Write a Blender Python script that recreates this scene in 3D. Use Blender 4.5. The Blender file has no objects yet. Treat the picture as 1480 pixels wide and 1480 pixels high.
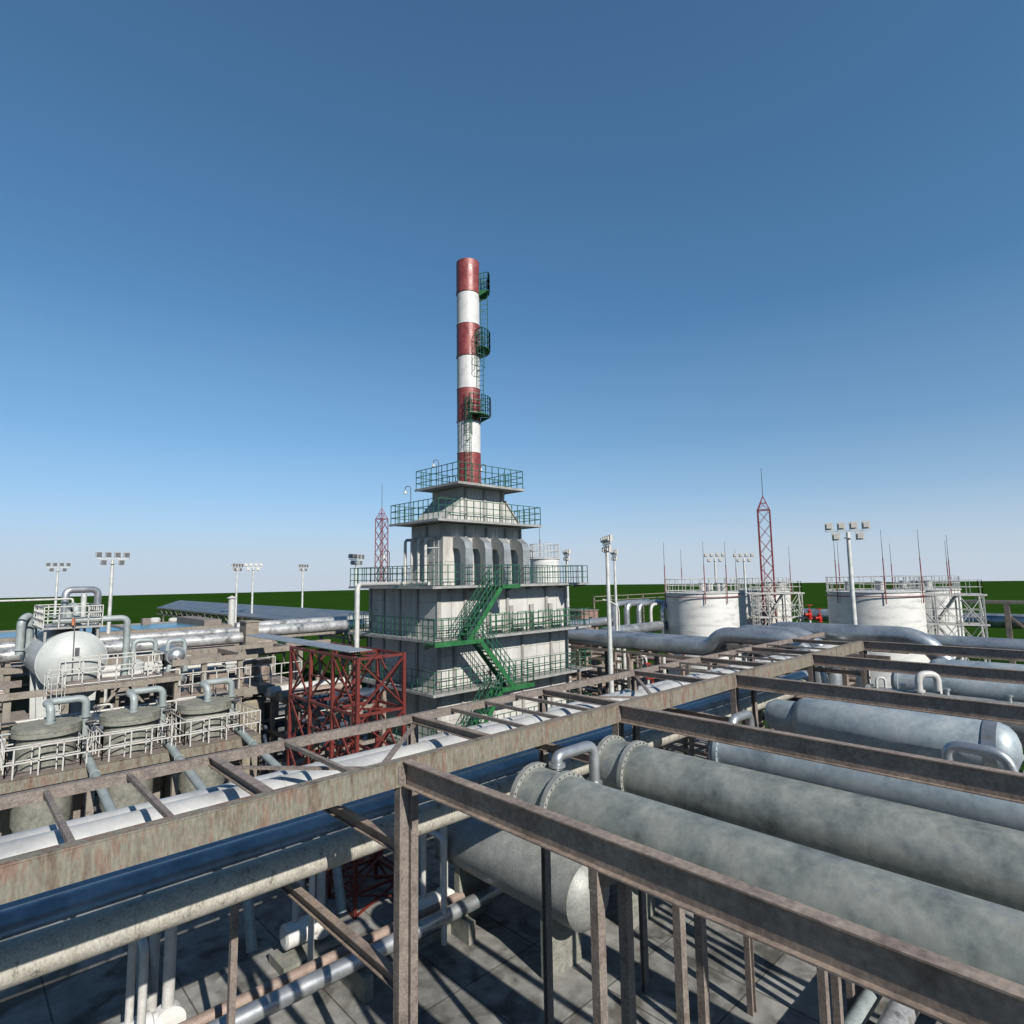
import bpy, math, random
from mathutils import Vector, Matrix
random.seed(7)
S = bpy.context.scene
COL = S.collection
R = math.radians
V = Vector

# ------------------------------------------------------------------ materials
def newmat(name):
    m = bpy.data.materials.new(name); m.use_nodes = True
    nt = m.node_tree; nt.nodes.clear()
    o = nt.nodes.new('ShaderNodeOutputMaterial'); b = nt.nodes.new('ShaderNodeBsdfPrincipled')
    nt.links.new(b.outputs[0], o.inputs[0])
    return m, nt, b

ALB = .66
def mat(name, cols, rough=.6, metal=0, scale=2.0, stretch=(1, 1, 1), rvar=.1, bump=0, detail=6, pos=None, fine=.25, dist=0.0, nrough=.6):
    """procedural surface: a ramp through cols driven by noise, a second finer noise for grime"""
    m, nt, b = newmat(name); N = nt.nodes; L = nt.links
    tc = N.new('ShaderNodeTexCoord'); mp = N.new('ShaderNodeMapping'); mp.inputs['Scale'].default_value = stretch
    L.new(tc.outputs['Object'], mp.inputs[0])
    n = N.new('ShaderNodeTexNoise'); n.inputs['Scale'].default_value = scale; n.inputs['Detail'].default_value = detail
    n.inputs['Roughness'].default_value = nrough; n.inputs['Distortion'].default_value = dist
    L.new(mp.outputs[0], n.inputs['Vector'])
    cr = N.new('ShaderNodeValToRGB'); L.new(n.outputs['Fac'], cr.inputs[0])
    k = len(cols); pos = pos or [.32 + .36 * i / max(1, k - 1) for i in range(k)]
    e = cr.color_ramp.elements
    while len(e) < k: e.new(.5)
    for i in range(k): e[i].position = pos[i]; e[i].color = (*[c_ * ALB for c_ in cols[i]], 1)
    n2 = N.new('ShaderNodeTexNoise'); n2.inputs['Scale'].default_value = scale * 9; n2.inputs['Detail'].default_value = 4
    L.new(mp.outputs[0], n2.inputs['Vector'])
    mr = N.new('ShaderNodeMapRange'); mr.inputs[1].default_value = .3; mr.inputs[2].default_value = .7
    mr.inputs[3].default_value = 1 - fine; mr.inputs[4].default_value = 1 + fine * .6
    L.new(n2.outputs['Fac'], mr.inputs[0])
    mx = N.new('ShaderNodeVectorMath'); mx.operation = 'SCALE'
    L.new(cr.outputs[0], mx.inputs[0]); L.new(mr.outputs[0], mx.inputs['Scale'])
    L.new(mx.outputs[0], b.inputs['Base Color'])
    rr = N.new('ShaderNodeMapRange'); rr.inputs[1].default_value = .3; rr.inputs[2].default_value = .7
    rr.inputs[3].default_value = max(.05, rough - rvar); rr.inputs[4].default_value = min(1, rough + rvar)
    L.new(n.outputs['Fac'], rr.inputs[0]); L.new(rr.outputs[0], b.inputs['Roughness'])
    b.inputs['Metallic'].default_value = metal
    if bump:
        bp = N.new('ShaderNodeBump'); bp.inputs['Strength'].default_value = bump; bp.inputs['Distance'].default_value = .02
        L.new(n2.outputs['Fac'], bp.inputs['Height']); L.new(bp.outputs[0], b.inputs['Normal'])
    return m

M = {}
M['panel'] = mat('tower_panel', [(0.354, 0.344, 0.319), (0.491, 0.485, 0.457), (0.550, 0.546, 0.509)], .75, 0, .9, (1, 1, .35), fine=.10, bump=.15)
M['rib'] = mat('tower_rib', [(.26, .25, .24), (.36, .35, .33)], .6, 0, 2, fine=.12)
M['deck'] = mat('deck_steel', [(.26, .26, .25), (.40, .40, .39)], .6, .2, 2.5, fine=.2)
M['duct'] = mat('duct_grey', [(.30, .32, .33), (.42, .44, .45)], .45, .5, 1.2, fine=.1)
M['green'] = mat('green_paint', [(0.013, 0.096, 0.028), (0.024, 0.160, 0.048)], .45, 0, 3, fine=.2)
M['greenrail'] = mat('green_rail', [(0.011, 0.077, 0.045), (0.016, 0.113, 0.063)], .5, 0, 3, fine=.1)
M['red'] = mat('red_lattice', [(0.088, 0.014, 0.010), (0.150, 0.022, 0.015), (0.115, 0.015, 0.011)], .5, 0, 5, fine=.25)
M['chred'] = mat('chimney_red', [(0.152, 0.028, 0.028), (0.240, 0.044, 0.040), (0.288, 0.072, 0.064)], .42, .1, 2.6, (1, 1, .6), rvar=.24, fine=.25, bump=.6, nrough=.8)
M['chwhite'] = mat('chimney_white', [(0.441, 0.449, 0.441), (0.594, 0.594, 0.579)], .5, 0, 2, fine=.08, pos=[.25, .5])
M['white'] = mat('white_paint', [(0.427, 0.419, 0.396), (0.563, 0.556, 0.533)], .5, 0, 4, fine=.15)
M['tank'] = mat('tank_white', [(0.449, 0.457, 0.457), (0.638, 0.630, 0.605), (0.691, 0.681, 0.656)], .5, 0, .6, (1, 1, 4), fine=.10, pos=[.3, .48, .7])
M['vessel'] = mat('vessel_white', [(0.381, 0.403, 0.396), (0.487, 0.503, 0.487)], .5, 0, .8, fine=.07)
M['galv'] = mat('galvanised', [(0.178, 0.178, 0.178), (0.502, 0.502, 0.502), (0.648, 0.648, 0.640)], .36, .45, 1.3, (1, 1, 1), rvar=.12, fine=.2, nrough=.75, pos=[.33, .5, .68])
M['silver'] = mat('silver_pipe', [(0.416, 0.436, 0.455), (0.574, 0.594, 0.614)], .38, .75, 1.5, fine=.08)
M['bigpipe'] = mat('insulated_pipe', [(0.258, 0.297, 0.335), (0.438, 0.476, 0.515), (0.541, 0.579, 0.605)], .38, .7, .8, (1, 1, 1), fine=.12)
M['whitepipe'] = mat('pale_pipe', [(0.381, 0.381, 0.381), (0.517, 0.517, 0.511), (0.563, 0.563, 0.549)], .42, .25, 1.2, fine=.08)
M['vesgrey'] = mat('grey_vessel', [(0.230, 0.284, 0.324), (0.365, 0.432, 0.472), (0.446, 0.486, 0.513)], .5, .3, .9, fine=.12, nrough=.7)
M['weather'] = mat('weathered_vessel', [(.13, .14, .13), (.25, .27, .25), (.36, .37, .33), (.21, .235, .25)], .5, .35, .75, fine=.16, nrough=.72, bump=.2)
M['lightves'] = mat('pale_vessel', [(0.238, 0.245, 0.230), (0.360, 0.367, 0.346)], .55, .2, 2.2, fine=.25, nrough=.7)
M['rust'] = mat('rust_streaks', [(0.090, 0.060, 0.042), (0.172, 0.134, 0.099), (0.207, 0.205, 0.163), (0.207, 0.141, 0.106), (0.151, 0.092, 0.064)], .75, .1, 1.6, (2.2, 2.2, .55), fine=.3, nrough=.75, bump=.3, pos=[.3, .42, .5, .58, .7])
M['rust2'] = mat('brown_steel', [(0.108, 0.086, 0.077), (0.216, 0.180, 0.158), (0.270, 0.225, 0.189)], .75, .1, 3, fine=.35, nrough=.8, bump=.3)
M['darksteel'] = mat('dark_steel', [(0.180, 0.139, 0.114), (0.300, 0.238, 0.198), (0.375, 0.297, 0.240)], .6, .2, 1.6, fine=.3, nrough=.7, bump=.2)
M['beige'] = mat('beige_steel', [(0.130, 0.107, 0.087), (0.233, 0.204, 0.168), (0.272, 0.247, 0.207)], .75, 0, 2.6, fine=.3, nrough=.8, bump=.2)
M['concrete'] = mat('concrete_cap', [(0.128, 0.132, 0.111), (0.221, 0.221, 0.187), (0.289, 0.281, 0.238)], .85, 0, 3, fine=.3, nrough=.75, bump=.5)
M['tan'] = mat('tan_concrete', [(0.187, 0.166, 0.122), (0.302, 0.266, 0.202)], .85, 0, 1.5, (1, 1, .6), fine=.2, bump=.3)
M['teal'] = mat('greygreen_pipe', [(0.230, 0.270, 0.270), (0.345, 0.385, 0.385)], .5, .1, 2, fine=.15)
M['brownpipe'] = mat('brown_pipe', [(.22, .16, .13), (.36, .27, .22)], .6, .1, 2, fine=.2)
M['mottled'] = mat('mottled_pipe', [(.16, .14, .12), (.42, .40, .34), (.55, .53, .47)], .6, .1, 2.4, (1.5, 1.5, .6), fine=.3, nrough=.8, pos=[.36, .44, .7])  # uneven dark and cream patches from the noise ramp
M['water'] = mat('pool_water', [(.05, .16, .24), (.08, .24, .34)], .25, 0, .4, fine=.15, bump=.2)
M['roofm'] = mat('sheet_roof', [(.14, .17, .20), (.22, .25, .29)], .5, .5, .4, fine=.1)
M['corr'] = mat('corrugated', [(0.360, 0.396, 0.420), (0.540, 0.576, 0.600)], .45, .6, 1, fine=.15)
M['glass'] = mat('lamp_glass', [(.10, .11, .12), (.17, .18, .19)], .3, .1, 8, fine=.2)
M['lamp'] = mat('lamp_housing', [(0.478, 0.468, 0.440), (0.570, 0.560, 0.532)], .5, .1, 6, fine=.1)
M['pole'] = mat('mast_grey', [(0.468, 0.481, 0.468), (0.650, 0.663, 0.637)], .5, .2, 3, fine=.12)
M['mastred'] = mat('mast_red', [(.16, .02, .022), (.23, .03, .03)], .5, 0, 4, fine=.1)
M['brightred'] = mat('valve_red', [(.40, .02, .015), (.60, .035, .02)], .4, 0, 6, fine=.15)
M['brick'] = mat('brick_pink', [(.22, .13, .11), (.31, .19, .16)], .85, 0, 6, fine=.25)
M['black'] = mat('dark_opening', [(.01, .01, .01), (.02, .02, .02)], .6, 0, 2)
M['rod'] = mat('rod_dark', [(.06, .06, .065), (.12, .12, .13)], .5, .2, 4)
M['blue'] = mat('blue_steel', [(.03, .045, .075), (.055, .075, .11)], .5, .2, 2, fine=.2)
M['orange'] = mat('orange_wrap', [(.5, .14, .04), (.6, .22, .08)], .6, 0, 5)
M['yard'] = mat('yard_concrete', [(.12, .12, .115), (.26, .255, .24), (.36, .35, .33)], .85, 0, .22, fine=.3, nrough=.75, bump=.3)

def yard_joints():
    m = M['yard']; nt = m.node_tree; N = nt.nodes; L = nt.links; b = [n for n in N if n.type == 'BSDF_PRINCIPLED'][0]
    src = b.inputs['Base Color'].links[0].from_socket
    tc = N.new('ShaderNodeTexCoord'); br = N.new('ShaderNodeTexBrick'); br.offset = 0; br.squash = 1
    br.inputs['Color1'].default_value = (1, 1, 1, 1); br.inputs['Color2'].default_value = (.82, .82, .80, 1); br.inputs['Mortar'].default_value = (.3, .29, .27, 1)
    br.inputs['Scale'].default_value = 1; br.inputs['Mortar Size'].default_value = .025; br.inputs['Brick Width'].default_value = 3.1; br.inputs['Row Height'].default_value = 3.1
    L.new(tc.outputs['Object'], br.inputs['Vector'])
    sn = N.new('ShaderNodeTexNoise'); sn.inputs['Scale'].default_value = .6; sn.inputs['Detail'].default_value = 5; sn.inputs['Distortion'].default_value = 1.2
    L.new(tc.outputs['Object'], sn.inputs['Vector']); sr = N.new('ShaderNodeValToRGB'); sr.color_ramp.elements[0].position = .36; sr.color_ramp.elements[0].color = (.42, .40, .37, 1); sr.color_ramp.elements[1].position = .5; sr.color_ramp.elements[1].color = (1, 1, 1, 1)
    L.new(sn.outputs['Fac'], sr.inputs[0])
    m1 = N.new('ShaderNodeVectorMath'); m1.operation = 'MULTIPLY'; L.new(src, m1.inputs[0]); L.new(br.outputs[0], m1.inputs[1])
    m2 = N.new('ShaderNodeVectorMath'); m2.operation = 'MULTIPLY'; L.new(m1.outputs[0], m2.inputs[0]); L.new(sr.outputs[0], m2.inputs[1]); L.new(m2.outputs[0], b.inputs['Base Color'])
yard_joints()

# green field: flat colour with low variation
def field():
    m, nt, b = newmat('green_field'); N = nt.nodes; L = nt.links
    tc = N.new('ShaderNodeTexCoord')
    n = N.new('ShaderNodeTexNoise'); n.inputs['Scale'].default_value = .03; n.inputs['Detail'].default_value = 8
    L.new(tc.outputs['Object'], n.inputs['Vector'])
    cr = N.new('ShaderNodeValToRGB'); L.new(n.outputs['Fac'], cr.inputs[0])
    cr.color_ramp.elements[0].position = .3; cr.color_ramp.elements[0].color = (.0125, .034, .005, 1)
    cr.color_ramp.elements[1].position = .7; cr.color_ramp.elements[1].color = (.015, .040, .006, 1)
    L.new(cr.outputs[0], b.inputs['Base Color']); b.inputs['Roughness'].default_value = 1
    b.inputs['Specular IOR Level'].default_value = 0
    return m
M['field'] = field()

# ------------------------------------------------------------------ mesh builder
class MB:
    def __init__(s): s.v = []; s.f = []; s.sm = []; s.a = []
    def add(s, vs, fs, smooth=False):
        o = len(s.v); s.a.append((vs, fs, smooth)); s.v += [tuple(v) for v in vs]
        s.f += [tuple(i + o for i in f) for f in fs]; s.sm += [smooth] * len(fs); return s
    def box(s, a, b):
        x0, y0, z0 = a; x1, y1, z1 = b
        vs = [(x, y, z) for z in (z0, z1) for y in (y0, y1) for x in (x0, x1)]
        return s.add(vs, [(0, 2, 3, 1), (4, 5, 7, 6), (0, 1, 5, 4), (2, 6, 7, 3), (0, 4, 6, 2), (1, 3, 7, 5)])
    def bar(s, p, q, w=.05, h=None):
        p = V(p); q = V(q); h = h or w; d = (q - p)
        if d.length < 1e-6: return s
        d.normalize(); up = V((0, 0, 1)) if abs(d.z) < .99 else V((0, 1, 0))
        a = d.cross(up).normalized() * (w / 2); b = a.normalized().cross(d) * (h / 2)
        vs = [p - a - b, p + a - b, p + a + b, p - a + b, q - a - b, q + a - b, q + a + b, q - a + b]
        return s.add(vs, [(0, 1, 2, 3), (7, 6, 5, 4), (0, 4, 5, 1), (1, 5, 6, 2), (2, 6, 7, 3), (3, 7, 4, 0)])
    def ibeam(s, p, q, h=.4, w=.2, t=.025):
        """I section with its top flange at the height of p and q"""
        p = V(p); q = V(q)
        d = (q - p).normalized(); a = d.cross(V((0, 0, 1))).normalized(); z = V((0, 0, 1))
        def rect(a0, a1, z0, z1):
            vs = [P + a * aa + z * zz for P in (p, q) for aa, zz in ((a0, z0), (a1, z0), (a1, z1), (a0, z1))]
            s.add(vs, [(3, 2, 1, 0), (4, 5, 6, 7), (0, 1, 5, 4), (1, 2, 6, 5), (2, 3, 7, 6), (3, 0, 4, 7)])
        rect(-w / 2, w / 2, -t, 0); rect(-w / 2, w / 2, -h, -h + t); rect(-t / 2, t / 2, -h + t, -t)
        return s
    def ring(s, c, r, axis, n):
        d = V(axis).normalized(); u = d.cross(V((0, 0, 1)) if abs(d.z) < .95 else V((1, 0, 0))).normalized(); w = d.cross(u)
        return [V(c) + u * (r * math.cos(2 * math.pi * i / n)) + w * (r * math.sin(2 * math.pi * i / n)) for i in range(n)]
    def prof(s, c, axis, pr, n=24, caps=True):
        """surface of revolution: pr = [(distance along axis, radius)]"""
        d = V(axis).normalized(); segs = []; cur = [pr[0]]
        for k in range(1, len(pr)):
            cur.append(pr[k])
            if k < len(pr) - 1:
                a0 = math.atan2(pr[k][1] - pr[k - 1][1], pr[k][0] - pr[k - 1][0]); a1 = math.atan2(pr[k + 1][1] - pr[k][1], pr[k + 1][0] - pr[k][0])
                if abs((a1 - a0 + math.pi) % (2 * math.pi) - math.pi) > .6: segs.append(cur); cur = [pr[k]]
        segs.append(cur); s._grp = True
        for sg in segs:
            rs = []; fs = []
            for t, r in sg: rs += s.ring(V(c) + d * t, max(r, 1e-4), d, n)
            for k in range(len(sg) - 1):
                for i in range(n):
                    j = (i + 1) % n; fs.append((k * n + i, k * n + j, (k + 1) * n + j, (k + 1) * n + i))
            s.add(rs, fs, True)
        if caps:
            for (t, r), rev in ((pr[0], True), (pr[-1], False)):
                if r > 1e-3:
                    idx = list(range(n)); s.add(s.ring(V(c) + d * t, r, d, n), [tuple(reversed(idx)) if rev else tuple(idx)])
        return s
    def cyl(s, p, q, r, n=16, r2=None):
        p = V(p); q = V(q); return s.prof(p, q - p, [(0, r), ((q - p).length, r if r2 is None else r2)], n)
    def pipe(s, pts, r, bend=None, n=14, seg=7):
        """swept pipe with rounded elbows"""
        pts = [V(p) for p in pts]; bend = bend or r * 2.4; path = [pts[0]]
        for i in range(1, len(pts) - 1):
            a = (pts[i - 1] - pts[i]); b = (pts[i + 1] - pts[i]); la, lb = a.length, b.length
            a.normalize(); b.normalize(); k = min(bend, la * .49, lb * .49)
            p0 = pts[i] + a * k; p1 = pts[i] + b * k
            for j in range(seg + 1):
                t = j / seg; path.append(p0 * (1 - t) ** 2 + pts[i] * (2 * t * (1 - t)) + p1 * t * t)
            # quadratic arc
        path.append(pts[-1])
        d0 = (path[1] - path[0]).normalized(); u = d0.cross(V((0, 0, 1)) if abs(d0.z) < .95 else V((1, 0, 0))).normalized()
        vs = []
        for i, p in enumerate(path):
            d = (path[min(i + 1, len(path) - 1)] - path[max(i - 1, 0)]).normalized()
            u = (u - d * u.dot(d)).normalized(); w = d.cross(u)
            vs += [p + u * (r * math.cos(2 * math.pi * k / n)) + w * (r * math.sin(2 * math.pi * k / n)) for k in range(n)]
        fs = []
        for k in range(len(path) - 1):
            for i in range(n):
                j = (i + 1) % n; fs.append((k * n + i, k * n + j, (k + 1) * n + j, (k + 1) * n + i))
        s.add(vs, fs, True)
        s.add(vs[:n], [tuple(reversed(range(n)))]); s.add(vs[-n:], [tuple(range(n))])
        return s
    def flange(s, c, axis, r, t=.06, n=20):
        d = V(axis).normalized() * (t / 2); return s.cyl(V(c) - d, V(c) + d, r, n)
    def hull(s, poly, d):
        """prism: polygon points extruded by vector d"""
        n = len(poly); d = V(d); vs = [V(p) for p in poly] + [V(p) + d for p in poly]
        fs = [tuple(reversed(range(n))), tuple(range(n, 2 * n))] + [(i, (i + 1) % n, (i + 1) % n + n, i + n) for i in range(n)]
        return s.add(vs, fs)
    def rail(s, pts, h=1.1, sp=.47, mids=(.37, .73), w=.035, closed=False, toe=0):
        P = [V(p) for p in pts]
        if closed: P.append(P[0])
        for a, b in zip(P, P[1:]):
            L_ = (b - a).length; n = max(1, round(L_ / sp))
            for i in range(n + (0 if closed else 1)):
                p = a.lerp(b, i / n); s.bar(p, p + V((0, 0, h)), w)
            for m_ in list(mids) + [h]:
                s.bar(a + V((0, 0, m_)), b + V((0, 0, m_)), w, w)
            if toe: s.bar(a + V((0, 0, toe / 2)), b + V((0, 0, toe / 2)), .012, toe)
        return s
    def ladder(s, p, h, wdir, w=.42, sp=.3, r=.03, cage=None, c0=2.0):
        p = V(p); a = V(wdir).normalized() * (w / 2)
        for k in (-1, 1): s.bar(p + a * k, p + a * k + V((0, 0, h)), r)
        for i in range(int(h / sp)):
            z = V((0, 0, sp * (i + .7))); s.bar(p - a + z, p + a + z, r * .7)
        if cage is not None:
            o = V(cage).normalized(); cz = []
            for i in range(int((h - c0) / .7) + 1 if h > c0 + .2 else 0):
                z = V((0, 0, c0 + i * .7)); ring = [p + z + a * math.cos(t) * 1.5 + o * (.68 * math.sin(t)) for t in [math.pi * j / 6 for j in range(7)]]
                for q0, q1 in zip(ring, ring[1:]): s.bar(q0, q1, r * .7)
                cz.append(ring)
            for r0, r1 in zip(cz, cz[1:]):
                for j in range(0, 7): s.bar(r0[j], r1[j], r * .6)
        return s
    def split(s, name, m, parent):
        """one object per added solid"""
        for vs, fs, sm in s.a: MB().add(vs, fs, sm).build(name, m, parent)
    def build(s, name, m, parent=None, org=None):
        me = bpy.data.meshes.new(name)
        org = V(org) if org is not None else (V(parent['_o']) if parent is not None and '_o' in parent else V((0, 0, 0)))
        me.from_pydata([tuple(V(v) - org) for v in s.v], [], s.f); me.polygons.foreach_set('use_smooth', s.sm)
        me.materials.append(M[m]); me.update()
        o = bpy.data.objects.new(name, me); COL.objects.link(o)
        if parent is not None:
            o.parent = parent; o['_o'] = tuple(org)
        else:
            o.location = org; o['_o'] = tuple(org)
        return o

def tag(o, label=None, cat=None, group=None, kind=None):
    for k, v in (('label', label), ('category', cat), ('group', group), ('kind', kind)):
        if v: o[k] = v
    return o
def thing(name, loc, label, cat, group=None):
    o = bpy.data.objects.new(name, None); COL.objects.link(o); o.location = loc; o['_o'] = tuple(loc); o.empty_display_size = .3
    return tag(o, label, cat, group)
def copy_tree(o, parent=None):
    c = o.copy(); COL.objects.link(c)
    if parent is not None: c.parent = parent
    for ch in list(o.children): copy_tree(ch, c)
    return c

# ------------------------------------------------------------------ camera
f = 860.; H = 12.5; pt = R(6.3); rl = R(.84); az = R(46.4)
Fh = V((math.cos(az), math.sin(az), 0)); Rh = V((math.sin(az), -math.cos(az), 0)); Z = V((0, 0, 1))
F = Fh * math.cos(pt) + Z * math.sin(pt); U0 = Z * math.cos(pt) - Fh * math.sin(pt)
RR = Rh * math.cos(rl) - U0 * math.sin(rl); UU = U0 * math.cos(rl) + Rh * math.sin(rl)
cd = bpy.data.cameras.new('camera'); cam = bpy.data.objects.new('camera', cd); COL.objects.link(cam)
mw = Matrix((RR, UU, -F)).transposed().to_4x4(); mw.translation = V((0, 0, H)); cam.matrix_world = mw
cd.sensor_width = 36; cd.lens = 36 * f / 1480; cd.clip_start = .1; cd.clip_end = 6000
S.camera = cam

# ------------------------------------------------------------------ light
SAZ, SEL = R(260), R(34)
w = bpy.data.worlds.new('World'); S.world = w; w.use_nodes = True; nt = w.node_tree; nt.nodes.clear()
out = nt.nodes.new('ShaderNodeOutputWorld'); bg = nt.nodes.new('ShaderNodeBackground'); sky = nt.nodes.new('ShaderNodeTexSky')
sky.sky_type = 'NISHITA'; sky.sun_disc = False; sky.sun_elevation = SEL; sky.sun_rotation = R(90) - SAZ
sky.air_density = 1.0; sky.dust_density = 0; sky.ozone_density = 6.0; sky.altitude = 0
tc = nt.nodes.new('ShaderNodeTexCoord'); sx = nt.nodes.new('ShaderNodeSeparateXYZ'); mxn = nt.nodes.new('ShaderNodeMath'); mxn.operation = 'MAXIMUM'
mxn.inputs[1].default_value = .012; cx = nt.nodes.new('ShaderNodeCombineXYZ')
nt.links.new(tc.outputs['Generated'], sx.inputs[0]); nt.links.new(sx.outputs[0], cx.inputs[0]); nt.links.new(sx.outputs[1], cx.inputs[1])
nt.links.new(sx.outputs[2], mxn.inputs[0]); nt.links.new(mxn.outputs[0], cx.inputs[2]); nt.links.new(cx.outputs[0], sky.inputs[0])
ma = nt.nodes.new('ShaderNodeMath'); ma.operation = 'MULTIPLY_ADD'; ma.inputs[1].default_value = .9; ma.inputs[2].default_value = .115
nt.links.new(mxn.outputs[0], ma.inputs[0]); nt.links.new(ma.outputs[0], cx.inputs[2])
hr = nt.nodes.new('ShaderNodeValToRGB'); he = hr.color_ramp.elements      # whitish air near the horizon
he[0].position = 0; he[0].color = (1, 1, 1, 1); he[1].position = .4; he[1].color = (0, 0, 0, 1)
for p_, c_ in ((.04, .88), (.08, .62), (.13, .34), (.22, .12)): e_ = he.new(p_); e_.color = (c_, c_, c_, 1)
nt.links.new(sx.outputs[2], hr.inputs[0])
tn = nt.nodes.new('ShaderNodeMix'); tn.data_type = 'RGBA'; tn.blend_type = 'MULTIPLY'; tn.inputs[0].default_value = 1; tn.inputs[7].default_value = (.98, 1.24, 1.15, 1)
hz = nt.nodes.new('ShaderNodeMix'); hz.data_type = 'RGBA'; hz.inputs[7].default_value = (.546 / .12, .624 / .12, .716 / .12, 1)
nt.links.new(sky.outputs[0], tn.inputs[6]); nt.links.new(tn.outputs[2], hz.inputs[6]); nt.links.new(hr.outputs[0], hz.inputs[0])
nt.links.new(hz.outputs[2], bg.inputs[0]); bg.inputs[1].default_value = .065; nt.links.new(bg.outputs[0], out.inputs[0])
sd = bpy.data.lights.new('sun', 'SUN'); so = bpy.data.objects.new('sun', sd); COL.objects.link(so)
sd.energy = 4.7; sd.angle = R(.5); sd.color = (1, .95, .87)
sv = V((math.cos(SAZ) * math.cos(SEL), math.sin(SAZ) * math.cos(SEL), math.sin(SEL)))
so.rotation_euler = sv.to_track_quat('Z', 'Y').to_euler(); so.location = (0, 0, 60)
S.view_settings.view_transform = 'Standard'; S.view_settings.look = 'None'; S.view_settings.gamma = 1; S.view_settings.exposure = .885
S.render.engine = 'CYCLES'; S.render.resolution_x = S.render.resolution_y = 1024

# ------------------------------------------------------------------ setting
b = MB(); b.add([(-600, -600, -.3), (1000, -600, -.3), (959, 100, -.3), (731, 613, -.3), (42, 790, -.3), (-600, 960, -.3)], [(0, 1, 2, 3, 4, 5)])
tag(b.build('ground', 'field'), kind='structure')
b = MB(); b.add([(-45, -45, 0), (48, -45, 0), (48, 58, 0), (22, 72, 0), (-45, 72, 0)], [(0, 1, 2, 3)])
tag(b.build('yard', 'yard'), kind='structure')
# ================================================================== TOWER
X0, Y0, X1, Y1 = 18.8, 25.5, 29.0, 32.3
T = thing('furnace_building', (X0, Y0, 0), 'tall stepped furnace building of cream panels with green railed decks under the striped chimney', 'building')
zs = [0, 4.1, 6.8, 9.4, 12.1]
b = MB()
b.box((X0, Y0, 0), (X1, Y1, 12.04))
b.build('lower_wall', 'panel', T)
b = MB(); b.box((19.4, 25.8, 12.14), (25.3, 28.8, 15.5)); b.build('upper_wall', 'panel', T)
# tapered hood
b = MB(); y0, y1 = 25.85, 28.7
vs = [(19.5, y0, 15.66), (25.2, y0, 15.66), (25.2, y1, 15.66), (19.5, y1, 15.66), (20.8, y0, 17.1), (24.0, y0, 17.1), (24.0, y1, 17.1), (20.8, y1, 17.1), (20.8, y0, 17.62), (24.0, y0, 17.62), (24.0, y1, 17.62), (20.8, y1, 17.62)]
b.add(vs, [(3, 2, 1, 0), (0, 1, 5, 4), (1, 2, 6, 5), (2, 3, 7, 6), (3, 0, 4, 7), (4, 5, 9, 8), (5, 6, 10, 9), (6, 7, 11, 10), (7, 4, 8, 11), (8, 9, 10, 11)])
b.build('tapered_hood', 'panel', T)
# ribs and panel seams
b = MB(); g = MB()
def ribx(x, y, z0, z1, w=.17, d=.09): b.box((x - w / 2, y - d, z0), (x + w / 2, y - .001, z1)); b.box((x - w / 2 - .05, y - .022, z0), (x + w / 2 + .05, y - .001, z1))
def riby(y, x, z0, z1, w=.17, d=.09): b.box((x - d, y - w / 2, z0), (x - .001, y + w / 2, z1)); b.box((x - .022, y - w / 2 - .05, z0), (x - .001, y + w / 2 + .05, z1))
for z0, z1, xs in ((9.42, 12.0, (20.65, 23.78, 27.05)), (6.85, 9.2, (19.9, 22.4, 24.95, 27.4)), (4.2, 6.6, (20.4, 22.62, 24.95, 27.4)), (.0, 4.0, (20.6, 23.7, 27))):
    for x in xs: ribx(x, Y0, z0, z1)
    ribx(X1 - .1, Y0, z0, z1, .16, .05); ribx(X0 + .1, Y0, z0, z1, .16, .03)
    for y in (27.3, 29.0, 30.7): riby(y, X0, z0, z1)
    riby(32.2, X0, z0, z1)
    for zz in (z1 - .75, z0 + .95): g.box((X0 + .2, Y0 - .012, zz), (X1 - .2, Y0 - .001, zz + .03)); g.box((X0 - .012, Y0 + .1, zz), (X0 - .001, Y1 - .1, zz + .03))
    for xa, xb in zip((X0,) + xs, xs + (X1,)): g.box(((xa + xb) / 2 - .015, Y0 - .009, z0), ((xa + xb) / 2 + .015, Y0 - .0012, z1))
for x in (20.95, 22.5, 24.0, 25.2): ribx(x, 25.8, 12.2, 15.4, .14, .08)
for y in (27.3,): riby(y, 19.4, 12.2, 15.4)
for zz in (14.75, 13.4): g.box((19.5, 25.788, zz), (25.2, 25.799, zz + .03)); g.box((19.388, 25.9, zz), (19.399, 28.7, zz + .03))
for x in (20.2, 21.7, 23.2, 24.6): g.box((x - .012, 25.79, 12.2), (x + .012, 25.799, 15.4))
for x in (21.0, 22.4, 23.75): ribx(x, 25.85, 15.7, 17.55, .14, .07)
for x in (21.7, 23.1): g.box((x - .012, 25.84, 15.7), (x + .012, 25.849, 17.5))
for zz in (16.2, 16.95): g.box((20.6, 25.838, zz), (24.1, 25.849, zz + .03))
b.bar((25.17, 25.81, 15.72), (24.03, 25.81, 17.05), .1, .08); b.bar((19.53, 25.81, 15.72), (20.77, 25.81, 17.05), .1, .08)
for k in range(4):   # stiffeners on the sloping left side of the hood
    yy = 26.2 + k * .75; b.bar((19.6, yy, 15.72), (20.79, yy, 17.05), .1, .09)
b.build('wall_ribs', 'rib', T); g.build('panel_seams', 'rib', T)
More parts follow.
